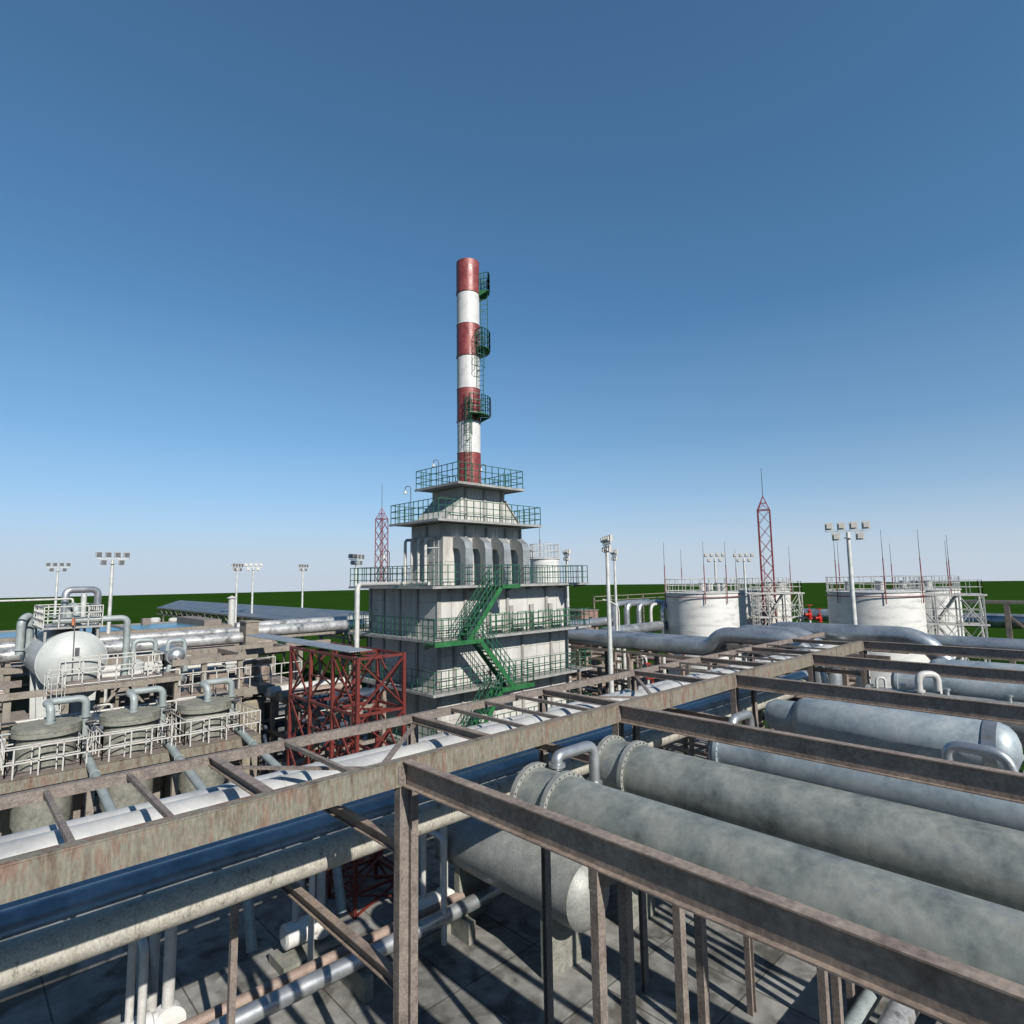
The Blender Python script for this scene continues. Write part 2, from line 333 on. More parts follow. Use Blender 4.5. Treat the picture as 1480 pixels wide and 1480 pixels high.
# decks and their railings
decks = [(4.1, 17.75, 24.4, 30.0, 33.0), (6.8, 17.75, 24.4, 30.0, 33.0), (9.4, 17.75, 24.4, 30.0, 33.0), (12.1, 17.75, 24.45, 30.0, 33.0), (15.6, 18.3, 24.75, 26.05, 29.4), (17.7, 19.75, 24.9, 24.75, 29.0)]
for z, x0, y0, x1, y1 in decks:
    b = MB(); b.box((x0, y0, z - .06), (x1, y1, z))
    b.box((x0 - .02, y0 - .02, z - .1), (x1 + .02, y0 + .06, z + .03)); b.box((x0 - .02, y0 + .06, z - .1), (x0 + .06, y1, z + .03)); b.box((x1 - .06, y0 + .06, z - .1), (x1 + .02, y1, z + .03))
    if z < 15:
        n = 8
        for i in range(n + 1):
            xx = x0 + .3 + (x1 - x0 - .6) * i / n; b.hull([(xx, y0 + .07, z - .061), (xx, Y0 - .01, z - .061), (xx, Y0 - .01, z - .3), (xx, y0 + .07, z - .14)], (.05, 0, 0))
    b.build('deck', 'deck', T)
    r = MB(); e = .06; r.rail([(x0 + e, y0 + e, z), (x1 - e, y0 + e, z), (x1 - e, y1 - e, z), (x0 + e, y1 - e, z)], closed=True)
    r.build('deck_railing', 'greenrail', T)
# four arched flue ducts on the fourth deck
for x in (20.3, 21.7, 23.1, 24.6):
    b = MB(); yw = 25.78
    pol = [(yw, 14.75), (25.2, 14.75), (24.78, 14.45), (24.68, 14.1), (24.68, 12.13), (25.12, 12.13), (25.12, 13.75), (25.3, 14.1), (yw, 14.15)]
    b.hull([(x - .25, y, z) for y, z in pol], (.5, 0, 0)); b.box((x - .28, 24.65, 12.12), (x + .28, 25.15, 12.2))
    b.build('flue_duct', 'duct', T)
# white vent pipes on the left side
for y in (28.45, 27.8, 27.15, 26.5):
    b = MB(); b.pipe([(18.75, y, 12.25), (18.75, y, 14.7), (19.39, y - (0 if y > 26.6 else 0), 14.7)], .085, .22); b.flange((19.36, y, 14.7), (1, 0, 0), .14, .05)
    b.build('vent_pipe', 'white', T)
b = MB(); b.pipe([(18.75, 26.2, 12.27), (18.75, 28.7, 12.27)], .1); b.pipe([(18.75, 28.2, 12.27), (17.5, 27.4, 12.27), (13.0, 23.4, 12.3), (13.0, 23.4, 9.62)], .1, .35)
b.build('down_pipe', 'white', T)
b = MB(); b.ladder((19.1, 26.0, 12.15), 2.4, (0, 1, 0), cage=(-1, 0, 0)); b.build('wall_ladder', 'pole', T)
# green burner stands on the second deck, boxes on the wall
for x in (22.3, 24.0, 25.7, 27.35):
    b = MB(); b.box((x - .16, 25.36, 9.45), (x + .16, 25.49, 10.9)); b.build('wall_box', 'rib', T)
    b = MB(); b.box((x - .1, 24.75, 9.72), (x + 1.0, 25.2, 9.77))
    for px in (x - .08, x + .98):
        for py in (24.77, 25.18): b.bar((px, py, 9.4), (px, py, 10.55), .04)
    for zz in (10.15, 10.55): b.bar((x - .08, 24.77, zz), (x + .98, 24.77, zz), .04)
    b.build('service_step', 'green', T)
# staircases
def flight(xa, za, xb, zb, ya=23.45, yb=24.2):
    b = MB(); d = V((xb - xa, 0, zb - za)).normalized(); nrm = V((-d.z, 0, d.x))
    for y in (ya, yb): b.bar((xa, y, za - .08), (xb, y, zb - .08), .05, .24)
    n = int(abs(zb - za) / .21)
    for i in range(1, n):
        t = i / n; x = xa + (xb - xa) * t; z = za + (zb - za) * t; b.box((x - .13, ya + .026, z - .02), (x + .13, yb - .026, z + .015))
    st = b.build('stair_flight', 'green', T)
    r = MB()
    for y in (ya, yb):
        for h in (.4, .75, 1.1): r.bar((xa, y, za + h), (xb, y, zb + h), .035)
        for i in range(8):
            t = (i + .5) / 8; x = xa + (xb - xa) * t; z = za + (zb - za) * t; r.bar((x, y, z), (x, y, z + 1.1), .032)
    r.build('handrail', 'greenrail', st)
def landing(x0, x1, z, y0=23.4, y1=24.37, sides='lfr'):
    b = MB(); b.box((x0, y0, z - .08), (x1, y1, z - .005)); b.box((x0 - .02, y0 - .03, z - .16), (x1 + .02, y0 - .001, z + .05))
    for xx in (x0 + .1, x1 - .1): b.hull([(xx, y0 + .05, z - .081), (xx, y1, z - .081), (xx, y1, z - .35)], (.05, 0, 0))
    l = b.build('stair_landing', 'green', T); r = MB()
    r.rail([(x0, y0 + .02, z), (x1, y0 + .02, z)])
    if 'l' in sides: r.rail([(x0, y0 + .05, z), (x0, y1, z)])
    if 'r' in sides: r.rail([(x1, y0 + .05, z), (x1, y1, z)])
    r.build('landing_railing', 'greenrail', l)
landing(21.5, 22.8, 12.1, sides='r'); flight(21.45, 12.06, 19.2, 9.42)
landing(17.1, 20.1, 9.4, sides='l'); flight(20.05, 9.36, 22.4, 6.72)
landing(21.4, 23.75, 6.75, sides='r'); flight(21.4, 6.7, 19.3, 4.15)
landing(17.6, 19.3, 4.1, sides='l'); flight(19.3, 4.06, 22.2, .1)
# upper ladder with cage at back right of hood
b = MB(); b.ladder((24.9, 27.6, 15.6), 3.1, (0, 1, 0), cage=(1, 0, 0)); b.ladder((24.3, 26.0, 17.7), 1.1, (1, 0, 0)); b.build('caged_ladder', 'green', T)

# goose-neck wall lamps on the decks
lp = None
LL = [((21.4, 28.9, 17.7), 'left rear corner of the top deck'), ((24.6, 28.2, 17.7), 'right side of the top deck behind the chimney'), ((18.0, 28.9, 12.1), 'left end of the widest deck, beside the red lattice mast'), ((25.4, 24.95, 12.1), 'right of the four arched ducts'), ((18.4, 27.4, 15.6), 'left corner of the second deck from the top')]
for i, (p, wh) in enumerate(LL):
    if lp is None:
        t = thing('deck_lamp', p, '', 'lamp', 'goose-neck lamps on the furnace decks'); x, y, z = p
        b = MB(); b.pipe([(x, y, z), (x, y, z + 2.0), (x - .22, y + .2, z + 2.0), (x - .22, y + .2, z + 1.75)], .022, .14, n=8); b.build('lamp_post', 'rod', t)
        b = MB(); b.prof((x - .22, y + .2, z + 1.78), (0, 0, -1), [(0, .03), (.1, .06), (.2, .12)], 12); b.build('lamp_shade', 'lamp', t); lp = t
    else: t = copy_tree(lp)
    t.location = (p[0] if i else p[0], p[1], p[2]); t['label'] = 'thin goose-neck lamp at the ' + wh if not wh.startswith('right of') else 'thin goose-neck lamp standing just ' + wh

# ================================================================== CHIMNEY
cxx, cyy, cr = 22.2, 26.95, .69
K = thing('chimney', (cxx, cyy, 17.7), 'tall round chimney in red and white bands on the furnace roof', 'chimney')
zb = [17.7, 19.85, 21.75, 23.75, 25.75, 27.75, 29.75, 31.8]
for i in range(7):
    red = i % 2 == 0; r = cr + (.015 if red else 0)
    b = MB(); b.prof((cxx, cyy, zb[i]), (0, 0, 1), [(0, r), (zb[i + 1] - zb[i], r)], 40, caps=False)
    b.prof((cxx, cyy, zb[i]), (0, 0, 1), [(0, r + .03), (.05, r + .03), (.05, r - .01)], 40, caps=False)
    if i == 6: b.prof((cxx, cyy, zb[7]), (0, 0, 1), [(0, r), (0, r - .1), (-1.2, r - .1)], 40, caps=False)
    b.build('red_band' if red else 'white_band', 'chred' if red else 'chwhite', K)
b = MB(); b.bar((cxx, cyy, 31.7), (cxx, cyy, 32.0), .12); b.bar((cxx - .59, cyy, 31.66), (cxx + .59, cyy, 31.66), .04); b.build('rain_cap', 'rod', K)
b = MB(); b.box((22.3, cyy - cr - .1, 17.75), (22.55, cyy - cr + .1, 18.05)); b.build('inspection_door', 'black', K)
def cplat(z, a0, a1, r1=1.32, rs=None):
    n = 7; b = MB(); A = [R(a0 + (a1 - a0) * i / n) for i in range(n + 1)]
    vi = [(cxx + (cr + .03) * math.cos(a), cyy + (cr + .03) * math.sin(a)) for a in A]; vo = [(cxx + r1 * math.cos(a), cyy + r1 * math.sin(a)) for a in A]
    for i in range(n):
        b.hull([(*vi[i], z - .05), (*vo[i], z - .05), (*vo[i + 1], z - .05), (*vi[i + 1], z - .05)], (0, 0, .05))
    for i in (0, n // 2, n): b.hull([(*vi[i], z - .06), (*vo[i], z - .06), (*vi[i], z - .35)], (.04, 0, 0)); 
    pl = b.build('platform', 'green', K)
    r = MB(); pts = [(*vi[0], z)] + [(*q, z) for q in vo] + [(*vi[-1], z)]; r.rail(pts, sp=.34, w=.035); r.build('platform_railing', 'greenrail', pl)
cplat(22.1, 232, 312); cplat(26.2, 268, 345); cplat(29.95, 300, 370)
def pa(a, r): return (cxx + r * math.cos(R(a)), cyy + r * math.sin(R(a)))
for a, z0, z1, rr, wd, cg in ((229, 17.75, 23.4, .84, 320, 229), (280, 22.15, 27.5, .9, 300, 220), (318, 26.25, 31.2, .98, 318, None)):
    b = MB(); x, y = pa(a, rr); b.ladder((x, y, z0), z1 - z0, (math.cos(R(wd)), math.sin(R(wd)), 0), w=.42 if a > 230 else .3, cage=(math.cos(R(cg)), math.sin(R(cg)), 0) if cg else None, c0=z1 - z0 - 2.6)
    for z in (z0 + .5, (z0 + z1) / 2, z1 - .5):
        q = pa(a, cr); b.bar((*q, z), (x, y, z), .04)
    b.build('chimney_ladder', 'greenrail', K)

# ================================================================== FLOODLIGHT MASTS
def make_mast():
    t = thing('floodlight_mast', (0, 0, 0), '', 'light mast', 'floodlight masts around the plant')
    b = MB(); b.cyl((0, 0, 0), (0, 0, 14.3), .19, 14, .1); b.flange((0, 0, .1), (0, 0, 1), .35, .1); b.flange((0, 0, 14.0), (0, 0, 1), .22, .05); b.build('pole', 'pole', t, (0, 0, 0))
    b = MB(); b.bar((-1.05, 0, 14.36), (1.05, 0, 14.36), .06)
    for x in (-.9, -.3, .3, .9):
        for k in (-.2, .2): b.bar((x + k, 0, 14.36), (x + k, 0, 14.5), .025)
    for x in (-.58, .58):
        for k in (-.2, .2): b.bar((x + k, 0, 14.3), (x + k, 0, 14.15), .025)
    b.build('crossbar', 'pole', t, (0, 0, 0))
    for x, z in ((-.9, 14.66), (-.3, 14.66), (.3, 14.66), (.9, 14.66), (-.58, 14.08), (.58, 14.08)):
        b = MB(); b.hull([(x - .2, -.12, z - .2), (x + .2, -.12, z - .2), (x + .2, -.12, z + .2), (x - .2, -.12, z + .2)], (0, .16, .0))
        b.box((x - .13, .04, z - .13), (x + .13, .16, z + .13)); fl = b.build('floodlight', 'lamp', t, (0, 0, 0))
        b = MB(); b.box((x - .175, -.135, z - .175), (x + .175, -.1205, z + .175)); b.build('lamp_glass', 'glass', fl, (0, 0, 0))
    return t
# glass faces local -Y.  rot = world heading of local +X
masts = [((9.18, 53.49), 'f', 'light mast with grey lamp heads behind the white pressure vessel, nearest on the left'), ((8.99, 81.46), 'f', 'distant light mast seen above the platform of the white vessel'),
         ((27.83, 81.59), 's', 'light mast with lamps turned sideways beside the white vent stack'), ((29.34, 80.14), 'b', 'slim light mast with pale lamps just right of the sideways one by the sheds'),
         ((37.58, 83.43), 's', 'smallest light mast, alone between the sheds and the furnace building'), ((27.55, 49.88), 's', 'light mast just left of the red lattice mast, rising behind the deck railing'),
         ((28.15, 21.52), 'e', 'tall light mast seen edge-on right of the furnace building, the nearer of two'), ((44.01, 32.83), 'e', 'thinner edge-on light mast behind the nearer one, right of the furnace building'),
         ((39.36, 34.48), 'e', 'light mast rising through the right end of the green deck railing'), ((36.18, 11.03), 'b', 'largest light mast with six bright lamp backs, at right before the white tanks'),
         ((60.94, 31.99), 'b', 'left one of two distant masts with pale lamps above the left white tank'), ((65.19, 30.73), 'b', 'distant mast with pale lamps between its twin and the right lattice mast')]
proto = None
for i, ((x, y), mode, lab) in enumerate(masts):
    t = make_mast() if proto is None else copy_tree(proto); proto = proto or t
    va = math.atan2(y, x)        # viewing direction heading
    rot = {'f': va - math.pi / 2 + R(14), 'b': va + math.pi / 2 + R(6), 's': va - math.pi / 2 + R(55), 'e': va + R(12)}[mode]
    t.location = (x, y, 0); t.rotation_euler = (0, 0, rot); t['label'] = lab
    if i == 9: t.scale = (1, 1, 1.03)

# ================================================================== LATTICE MASTS
def lattice_mast(x, y, w, zt, za, zsp, lab):
    t = thing('lattice_mast', (x, y, 0), lab, 'radio mast', 'red lattice masts')
    h = w / 2; c = [(-h, -h), (h, -h), (h, h), (-h, h)]; rot = R(20)
    cc = [(x + a * math.cos(rot) - b_ * math.sin(rot), y + a * math.sin(rot) + b_ * math.cos(rot)) for a, b_ in c]
    b = MB()
    for p in cc: b.bar((*p, 0), (*p, zt), .09); b.bar((*p, zt), (x, y, za), .07)
    b.build('mast_legs', 'mastred', t); b = MB()
    n = int(zt / (w * 1.25)); dz = zt / n
    for k in range(n):
        for i in range(4):
            p, q = cc[i], cc[(i + 1) % 4]; z0, z1 = k * dz, (k + 1) * dz
            b.bar((*p, z0), (*q, z1), .045); b.bar((*q, z0), (*p, z1), .045)
    for i in range(4):
        p, q = cc[i], cc[(i + 1) % 4]; b.bar((*p, zt), (*q, zt), .09)
        m = [((p[0] + x) / 2, (p[1] + y) / 2), ((q[0] + x) / 2, (q[1] + y) / 2)]; zm = (zt + za) / 2; b.bar((*m[0], zm), (*m[1], zm), .05); b.bar((*p, zt), (*m[1], zm), .05)
    b.build('lattice_braces', 'mastred', t)
    b = MB(); b.cyl((x, y, za - .2), (x, y, zsp), .045, 8, .03); b.build('spire', 'rod', t)
lattice_mast(45.35, 74.91, 1.25, 21.2, 22.8, 26.4, 'red lattice mast with a spire, rising left of the furnace building behind the deck railing')
lattice_mast(66.9, 28.9, 1.25, 19.7, 21.3, 24.5, 'taller red lattice mast with a spire behind the left white tank')

# ================================================================== STORAGE TANKS
def tank(x, y, r, h, lab, rods, boxes=True, redring=True, seed=1, hh=1.35):
    rnd = random.Random(seed)
    t = thing('storage_tank', (x, y, 0), lab, 'storage tank', 'white storage tanks')
    b = MB(); k = 7; pr = []
    for i in range(k):
        z0, z1 = h * i / k, h * (i + 1) / k; off = .01 * (i % 2); pr += [(z0, r + off), (z1 - .001, r + off)]
    b.prof((x, y, 0), (0, 0, 1), pr, 56); b.build('shell', 'tank', t)
    b = MB(); b.prof((x, y, h + .001), (0, 0, 1), [(0, r + .12), (.06, r + .12), (.06, r - .1), (.2, 0)], 56, caps=False); b.build('roof', 'tank', t)
    b = MB(); n = 26; P = [(x + r * math.cos(2 * math.pi * i / n), y + r * math.sin(2 * math.pi * i / n), h + .06) for i in range(n)]
    b.rail(P, h=hh, sp=.9, mids=(hh * .5, .12), w=.05, closed=True); b.build('roof_railing', 'white', t)
    if redring:
        b = MB(); n = 48; q = [(x + (r + .16) * math.cos(2 * math.pi * i / n), y + (r + .16) * math.sin(2 * math.pi * i / n), h - .35) for i in range(n)]
        for i in range(n): b.bar(q[i], q[(i + 1) % n], .07)
        b.build('spray_ring', 'mastred', t)
    if boxes:
        for i in range(4):
            a = rnd.uniform(0, 6.28); rr = r * rnd.uniform(.3, .75); px, py = x + rr * math.cos(a), y + rr * math.sin(a)
            b = MB(); b.cyl((px, py, h + .1), (px, py, h + .95), .35, 14); b.flange((px, py, h + .95), (0, 0, 1), .42, .06); b.build('roof_hatch', 'white', t)
    for a, ht in rods:
        px, py = x + (r + .15) * math.cos(R(a)), y + (r + .15) * math.sin(R(a))
        b = MB(); b.cyl((px, py, h - 1.0), (px, py, h + ht * .55), .045, 8); rd = b.build('lightning_rod', 'mastred', t)
        b = MB(); b.cyl((px, py, h + ht * .55), (px, py, h + ht), .028, 8, .015); b.build('rod_tip', 'rod', rd)
    return t
tank(56.36, 31.3, 3.55, 10.7, 'white round storage tank nearest the upright pipes, in front of the right lattice mast', [(250, 5), (140, 5.2), (215, 5.0), (60, 4.6)], seed=2)
tank(71.05, 31.25, 2.85, 10.6, 'white storage tank half hidden behind another, with the tall scaffold stairs at its side', [(300, 5.2), (120, 5), (20, 5)], seed=5)
tank(64.3, 17.75, 3.95, 10.7, 'widest white storage tank, with a red spray ring, behind the big light mast', [(150, 5.5), (208, 5.6), (262, 5.6), (60, 5)], seed=3)
tank(75.5, 15.9, 2.9, 10.6, 'white storage tank behind the widest one, hidden by the right scaffold stairs', [(235, 5.6), (330, 5.2), (120, 5)], seed=8)
t5 = tank(46.2, 43.6, 1.55, 14.4, 'slim white storage tank rising behind the right end of the widest green deck', [(60, 4)], seed=4, boxes=False, redring=False, hh=1.5)
# access towers of white scaffold
def access(x, y, wx, wy, h, rot, lab, seed):
    rnd = random.Random(seed); t = thing('access_tower', (x, y, 0), lab, 'stair tower', 'white scaffold stair towers')
    def Q(a, c, z): return V((x + a * math.cos(rot) - c * math.sin(rot), y + a * math.sin(rot) + c * math.cos(rot), z))
    nb = 3; xs = [-wx / 2 + wx * i / nb for i in range(nb + 1)]; b = MB(); br = MB(); pl = MB(); st = MB()
    lv = [h * k / 4 for k in range(5)]
    for a in xs:
        for c in (-wy / 2, wy / 2): b.bar(Q(a, c, 0), Q(a, c, h), .13)
    b.build('tower_posts', 'white', t)
    for k in range(4):
        for i in range(nb):
            for c in (-wy / 2, wy / 2):
                if True: br.bar(Q(xs[i], c, (lv[k] + lv[k + 1]) / 2), Q(xs[i + 1], c, (lv[k] + lv[k + 1]) / 2), .05); br.bar(Q(xs[i], c, lv[k]), Q(xs[i + 1], c, lv[k + 1]), .06); br.bar(Q(xs[i + 1], c, lv[k]), Q(xs[i], c, lv[k + 1]), .06)
        for a in (xs[0], xs[-1]): br.bar(Q(a, -wy / 2, lv[k]), Q(a, wy / 2, lv[k + 1]), .06)
    br.build('tower_braces', 'white', t)
    for k in range(1, 5):
        z = lv[k]; pl = MB()
        for c in (-wy / 2, wy / 2): pl.bar(Q(-wx / 2 - .3, c, z), Q(wx / 2 + .3, c, z), .12, .16)
        for a in xs: pl.bar(Q(a, -wy / 2, z), Q(a, wy / 2, z), .1, .12)
        a0, a1 = (xs[0], xs[1]) if k % 2 else (xs[2], xs[3])
        pl.hull([Q(a0, -wy / 2, z + .06), Q(a1, -wy / 2, z + .06), Q(a1, wy / 2, z + .06), Q(a0, wy / 2, z + .06)], (0, 0, .04))
        pl.build('tower_platform', 'white', t); r = MB()
        if k < 5: r.rail([Q(-wx / 2, wy / 2, z + .1), Q(wx / 2, wy / 2, z + .1)], h=1.2, sp=.9, mids=(.6,), w=.045); r.rail([Q(-wx / 2, -wy / 2, z + .1), Q(wx / 2, -wy / 2, z + .1), Q(wx / 2, wy / 2, z + .1)], h=1.2, sp=.9, mids=(.6,), w=.045); r.build('tower_railing', 'white', t)
    for k in range(4):
        b = MB(); a0, a1 = (xs[1], xs[2]) if k % 2 else (xs[2], xs[1])
        for c in (-.45, .45):
            b.bar(Q(a0, c, lv[k]), Q(a1, c, lv[k + 1]), .08, .18); b.bar(Q(a0, c, lv[k] + 1), Q(a1, c, lv[k + 1] + 1), .04)
        for i in range(1, 11):
            q = Q(a0, -.45, lv[k]).lerp(Q(a1, -.45, lv[k + 1]), i / 11); q2 = Q(a0, .45, lv[k]).lerp(Q(a1, .45, lv[k + 1]), i / 11); b.bar(q, q2, .22, .03)
        b.build('stair_flight', 'white', t)
    b = MB()
    p = Q(-wx / 2 + .3, -wy / 2 - .2, 0); b.ladder(p, h, (math.cos(rot), math.sin(rot), 0), w=.5, sp=.4, r=.05, cage=(math.sin(rot), -math.cos(rot), 0)); b.build('caged_ladder', 'white', t)
access(66.2, 27.9, 5.0, 1.6, 10.4, R(-58), 'white scaffold stair tower between the left pair of tanks and the open green gap', 3)
access(66.0, 12.5, 5.2, 1.8, 10.4, R(-72), 'white scaffold stair tower at the right end of the right hand tanks', 6)

# ================================================================== FOREGROUND PIPE RACK
RK = thing('pipe_rack', (11.8, 10.1, 0), 'long open rack of rusty brown steel beams crossing the foreground', 'pipe rack')
YN, YF, ZT = 8.82, 11.5, 9.5
nodes = [-6.0, -.1, 5.8, 11.75, 17.6, 23.7, 29.6]
for a, c in zip(nodes, nodes[1:]):
    b = MB(); b.box((a + .012, YN - .09, ZT - .4), (c - .012, YN + .07, ZT - .015)); b.box((a, YN - .1, ZT - .015), (c, YN + .1, ZT + .006)); b.build('main_beam', 'rust', RK)
    b = MB(); b.box((c - .16, YN - .104, ZT - .36), (c - .02, YN - .091, ZT - .05))
    for zz in (.1, .2, .3): b.cyl((c - .09, YN - .118, ZT - zz), (c - .09, YN - .1035, ZT - zz), .014, 6)
    b.build('splice_plate', 'rust2', RK)
b = MB(); b.box((-6, YF - .06, ZT - .17), (36, YF + .06, ZT)); b.build('rear_beam', 'rust2', RK)
for x in (-.6, 3.6, 7.8, 12.0, 16.25, 20.4, 24.6, 28.8):
    b = MB(); b.ibeam((x, YN + .1, ZT - .004), (x, YF - .07, ZT - .004), .16, .14, .02); b.build('cross_beam', 'darksteel', RK)
for x in (1.3, 2.35, 4.9, 8.85, 9.9, 10.95, 17.6, 18.9, 21.7, 23.2, 26):
    b = MB(); b.bar((x, YN + .1, ZT - .05), (x, YF - .07, ZT - .05), .07, .07); b.build('purlin', 'rust2', RK)
for x0, x1 in ((3.6, 5.9), (7.8, 5.3), (12.0, 14.0), (16.25, 13.5), (20.4, 22.4), (24.6, 22.0)):
    b = MB(); b.bar((x0, YF - .08, ZT - .2), (x1, YN + .1, ZT - .2), .09, .04); b.build('brace', 'rust2', RK)
for i, x in enumerate(nodes[1:]):
    b = MB(); b.ibeam((x, YN - .101, ZT), (x, -9, ZT), .4, .17, .02); b.build('side_beam', 'darksteel', RK)
for x in nodes:
    b = MB(); b.box((x - .12, YN - .085, 0), (x - .1, YN + .085, ZT - .41)); b.box((x + .1, YN - .085, 0), (x + .12, YN + .085, ZT - .41)); b.box((x - .1, YN - .012, 0), (x + .1, YN + .012, ZT - .41)); b.build('post', 'rust2', RK)
for x in (-.6, 7.8, 12.0, 16.25, 24.6):
    b = MB(); b.box((x - .1, YF - .08, 0), (x + .1, YF - .06, ZT - .18)); b.box((x - .1, YF + .06, 0), (x + .1, YF + .08, ZT - .18)); b.box((x - .011, YF - .06, 0), (x + .011, YF + .06, ZT - .18)); b.build('post', 'rust2', RK)
for x in nodes:
    b = MB(); b.ibeam((x, YN + .09, 8.18), (x, 12.4, 8.18), .2, .14, .02); b.ibeam((x, YN + .09, 6.1), (x, 16.4, 6.1), .22, .16, .02); b.build('pipe_bearer', 'darksteel', RK)
for x in (5.8, 17.6, 29.6):
    b = MB(); b.box((x - .08, 16.25, 0), (x + .08, 16.41, 5.86)); b.build('post', 'rust2', RK)
# pipes carried by the rack
def P(name, pts, r, m, lab, cat='pipe', bend=None, fl=(), group=None, n=16, straps=None):
    b = MB(); b.pipe(pts, r, bend, n)
    for c, ax in fl: b.flange(c, ax, r * 1.5, .06)
    if straps:
        (p0, p1, sp) = straps; p0, p1 = V(p0), V(p1); L_ = (p1 - p0).length; k = int(L_ / sp)
        for i in range(1, k): b.flange(p0.lerp(p1, i / k), p1 - p0, r * 1.035, .05)
    return tag(b.build(name, m, None, pts[0]), lab, cat, group)
P('long_pipe', [(-8, 10.92, 8.70), (33, 10.92, 8.70)], .33, 'whitepipe', 'pale thick pipe on the foreground rack, the nearer of the pair between the beams', group='pale pipes on the rack', straps=((-8, 10.92, 8.70), (33, 10.92, 8.70), 3.1), n=28)
P('long_pipe', [(-8, 11.95, 8.5), (35, 11.95, 8.5)], .3, 'whitepipe', 'pale thick pipe on the foreground rack, the farther of the pair between the beams', group='pale pipes on the rack', straps=((-8, 11.95, 8.5), (35, 11.95, 8.5), 3.1), n=28)
P('long_pipe', [(-5, 16.0, 6.44), (36, 16.0, 6.44)], .25, 'brownpipe', 'thin brownish pipe running low under the rusty main beam', group='low pipes under the rack')
P('long_pipe', [(-5, 13.3, 6.85), (36, 13.3, 6.85)], .36, 'bigpipe', 'wide grey duct under the rack between the brown pipe and the mottled pipe', group='low pipes under the rack', n=24)
P('long_pipe', [(-5, 12.25, 6.85), (36, 12.25, 6.85)], .32, 'mottled', 'cream pipe with dark mottled patches low under the rack', group='low pipes under the rack', n=24)
P('long_pipe', [(-5, 14.7, 6.6), (30, 14.7, 6.6)], .18, 'silver', 'thin silver pipe deepest under the rack beyond the brown one', group='low pipes under the rack')

# ================================================================== PROCESS VESSELS RIGHT
def vessel(name, x, y0, y1, z, r, m, lab, dome=.35, flanges=(), saddle=True, seams=True):
    """horizontal vessel along Y; y1 is the far (left in view) end"""
    t = thing(name, (x, (y0 + y1) / 2, 0), lab, 'pressure vessel', 'horizontal vessels beside the rack'); n = 44
    L_ = y1 - y0; d = dome; pr = [(-d, 0.001), (-d * .93, r * .35), (-d * .75, r * .66), (-d * .42, r * .9), (0, r)]
    if seams:
        k = max(2, int(L_ / 4.5))
        for i in range(1, k): tt = L_ * i / k; pr += [(tt - .02, r), (tt - .02, r + .008), (tt + .02, r + .008), (tt + .02, r)]
    pr += [(L_, r), (L_ + d * .42, r * .9), (L_ + d * .75, r * .66), (L_ + d * .93, r * .35), (L_ + d, .001)]
    b = MB(); b.prof((x, y0, z), (0, 1, 0), pr, n, caps=False); b.build('vessel_body', m, t)
    for yy in flanges:
        b = MB(); b.prof((x, yy - .05, z), (0, 1, 0), [(0, r), (0, r + .075), (.1, r + .075), (.1, r)], n, caps=False)
        for i in range(30):
            a = 2 * math.pi * i / 30; b.cyl((x + (r + .045) * math.cos(a), yy - .085, z + (r + .045) * math.sin(a)), (x + (r + .045) * math.cos(a), yy + .085, z + (r + .045) * math.sin(a)), .014, 6)
        b.build('bolted_flange', 'lightves' if m == 'weather' else m, t)
    if saddle:
        for yy in (y0 + L_ * .25, y0 + L_ * .8):
            b = MB(); b.hull([(x - r * .8, yy, z - r * .75), (x - r * .8, yy, z - r - .3), (x + r * .8, yy, z - r - .3), (x + r * .8, yy, z - r * .75), (x, yy, z - r * 1.02)], (0, .18, 0))
            for k in (-1, 1): b.box((x + k * r * .65 - .09, yy, 0), (x + k * r * .65 + .09, yy + .16, z - r - .3))
            b.build('saddle_frame', 'rust2', t)
    return t
def stub(t, p, r, h, m='silver'):
    b = MB(); x, y, z = p; b.cyl((x, y, z), (x, y, z + h), r, 14); b.flange((x, y, z + h), (0, 0, 1), r * 1.5, .05); b.build('nozzle', m, t)
v1 = vessel('heat_exchanger', 10.72, -1.0, 8.3, 8.42, .57, 'weather', 'weathered grey vessel with bolted flanges in the front, right of the silver arched pipe', .1, (8.25, 7.6), seams=False)
v2 = vessel('heat_exchanger', 8.3, -1.0, 8.25, 8.38, .57, 'weather', 'weathered grey vessel with bolted flanges at the bottom centre, left of the silver arched pipe', .1, (8.2, 7.45), seams=False)
ve = vessel('horizontal_vessel', 14.55, -4.0, 7.75, 8.1, .56, 'vesgrey', 'dark grey vessel lying in shade just under the nearest side beam', .12, (7.6,), seams=False)
va = vessel('horizontal_vessel', 18.75, 2.72, 7.2, 8.22, .62, 'vesgrey', 'blue-grey vessel with domed ends and a silver band, middle right of the picture', .4, seams=False)
b = MB(); b.prof((18.75, 2.72, 8.22), (0, 1, 0), [(0, .62), (0, .645), (.28, .645), (.28, .62)], 44, caps=False); b.build('end_band', 'silver', va)
b = MB(); b.prof((18.75, 7.1, 8.22), (0, 1, 0), [(0, .46), (1.0, .46), (1.2, .36), (1.3, .15), (1.32, 0)], 36, caps=False); b.build('end_nozzle', 'vesgrey', va)
vd = vessel('horizontal_vessel', 21.3, -5, 6.3, 8.35, .6, 'lightves', 'pale concrete-grey vessel carrying a white arched pipe, behind the third side beam', .3, (6.2,))
vc = vessel('horizontal_vessel', 25.6, -6, 6.55, 8.5, .5, 'vesgrey', 'slim blue-grey vessel with a flanged end behind the second side beam', .15, (6.45,))
vb = vessel('horizontal_vessel', 28.0, -7, 5.7, 8.55, .62, 'vesgrey', 'farthest blue-grey vessel seen between the two rear side beams', .45)
for yy in (5.3, 4.2, 2.8): stub(vd, (21.3, yy, 8.9), .06, .2)
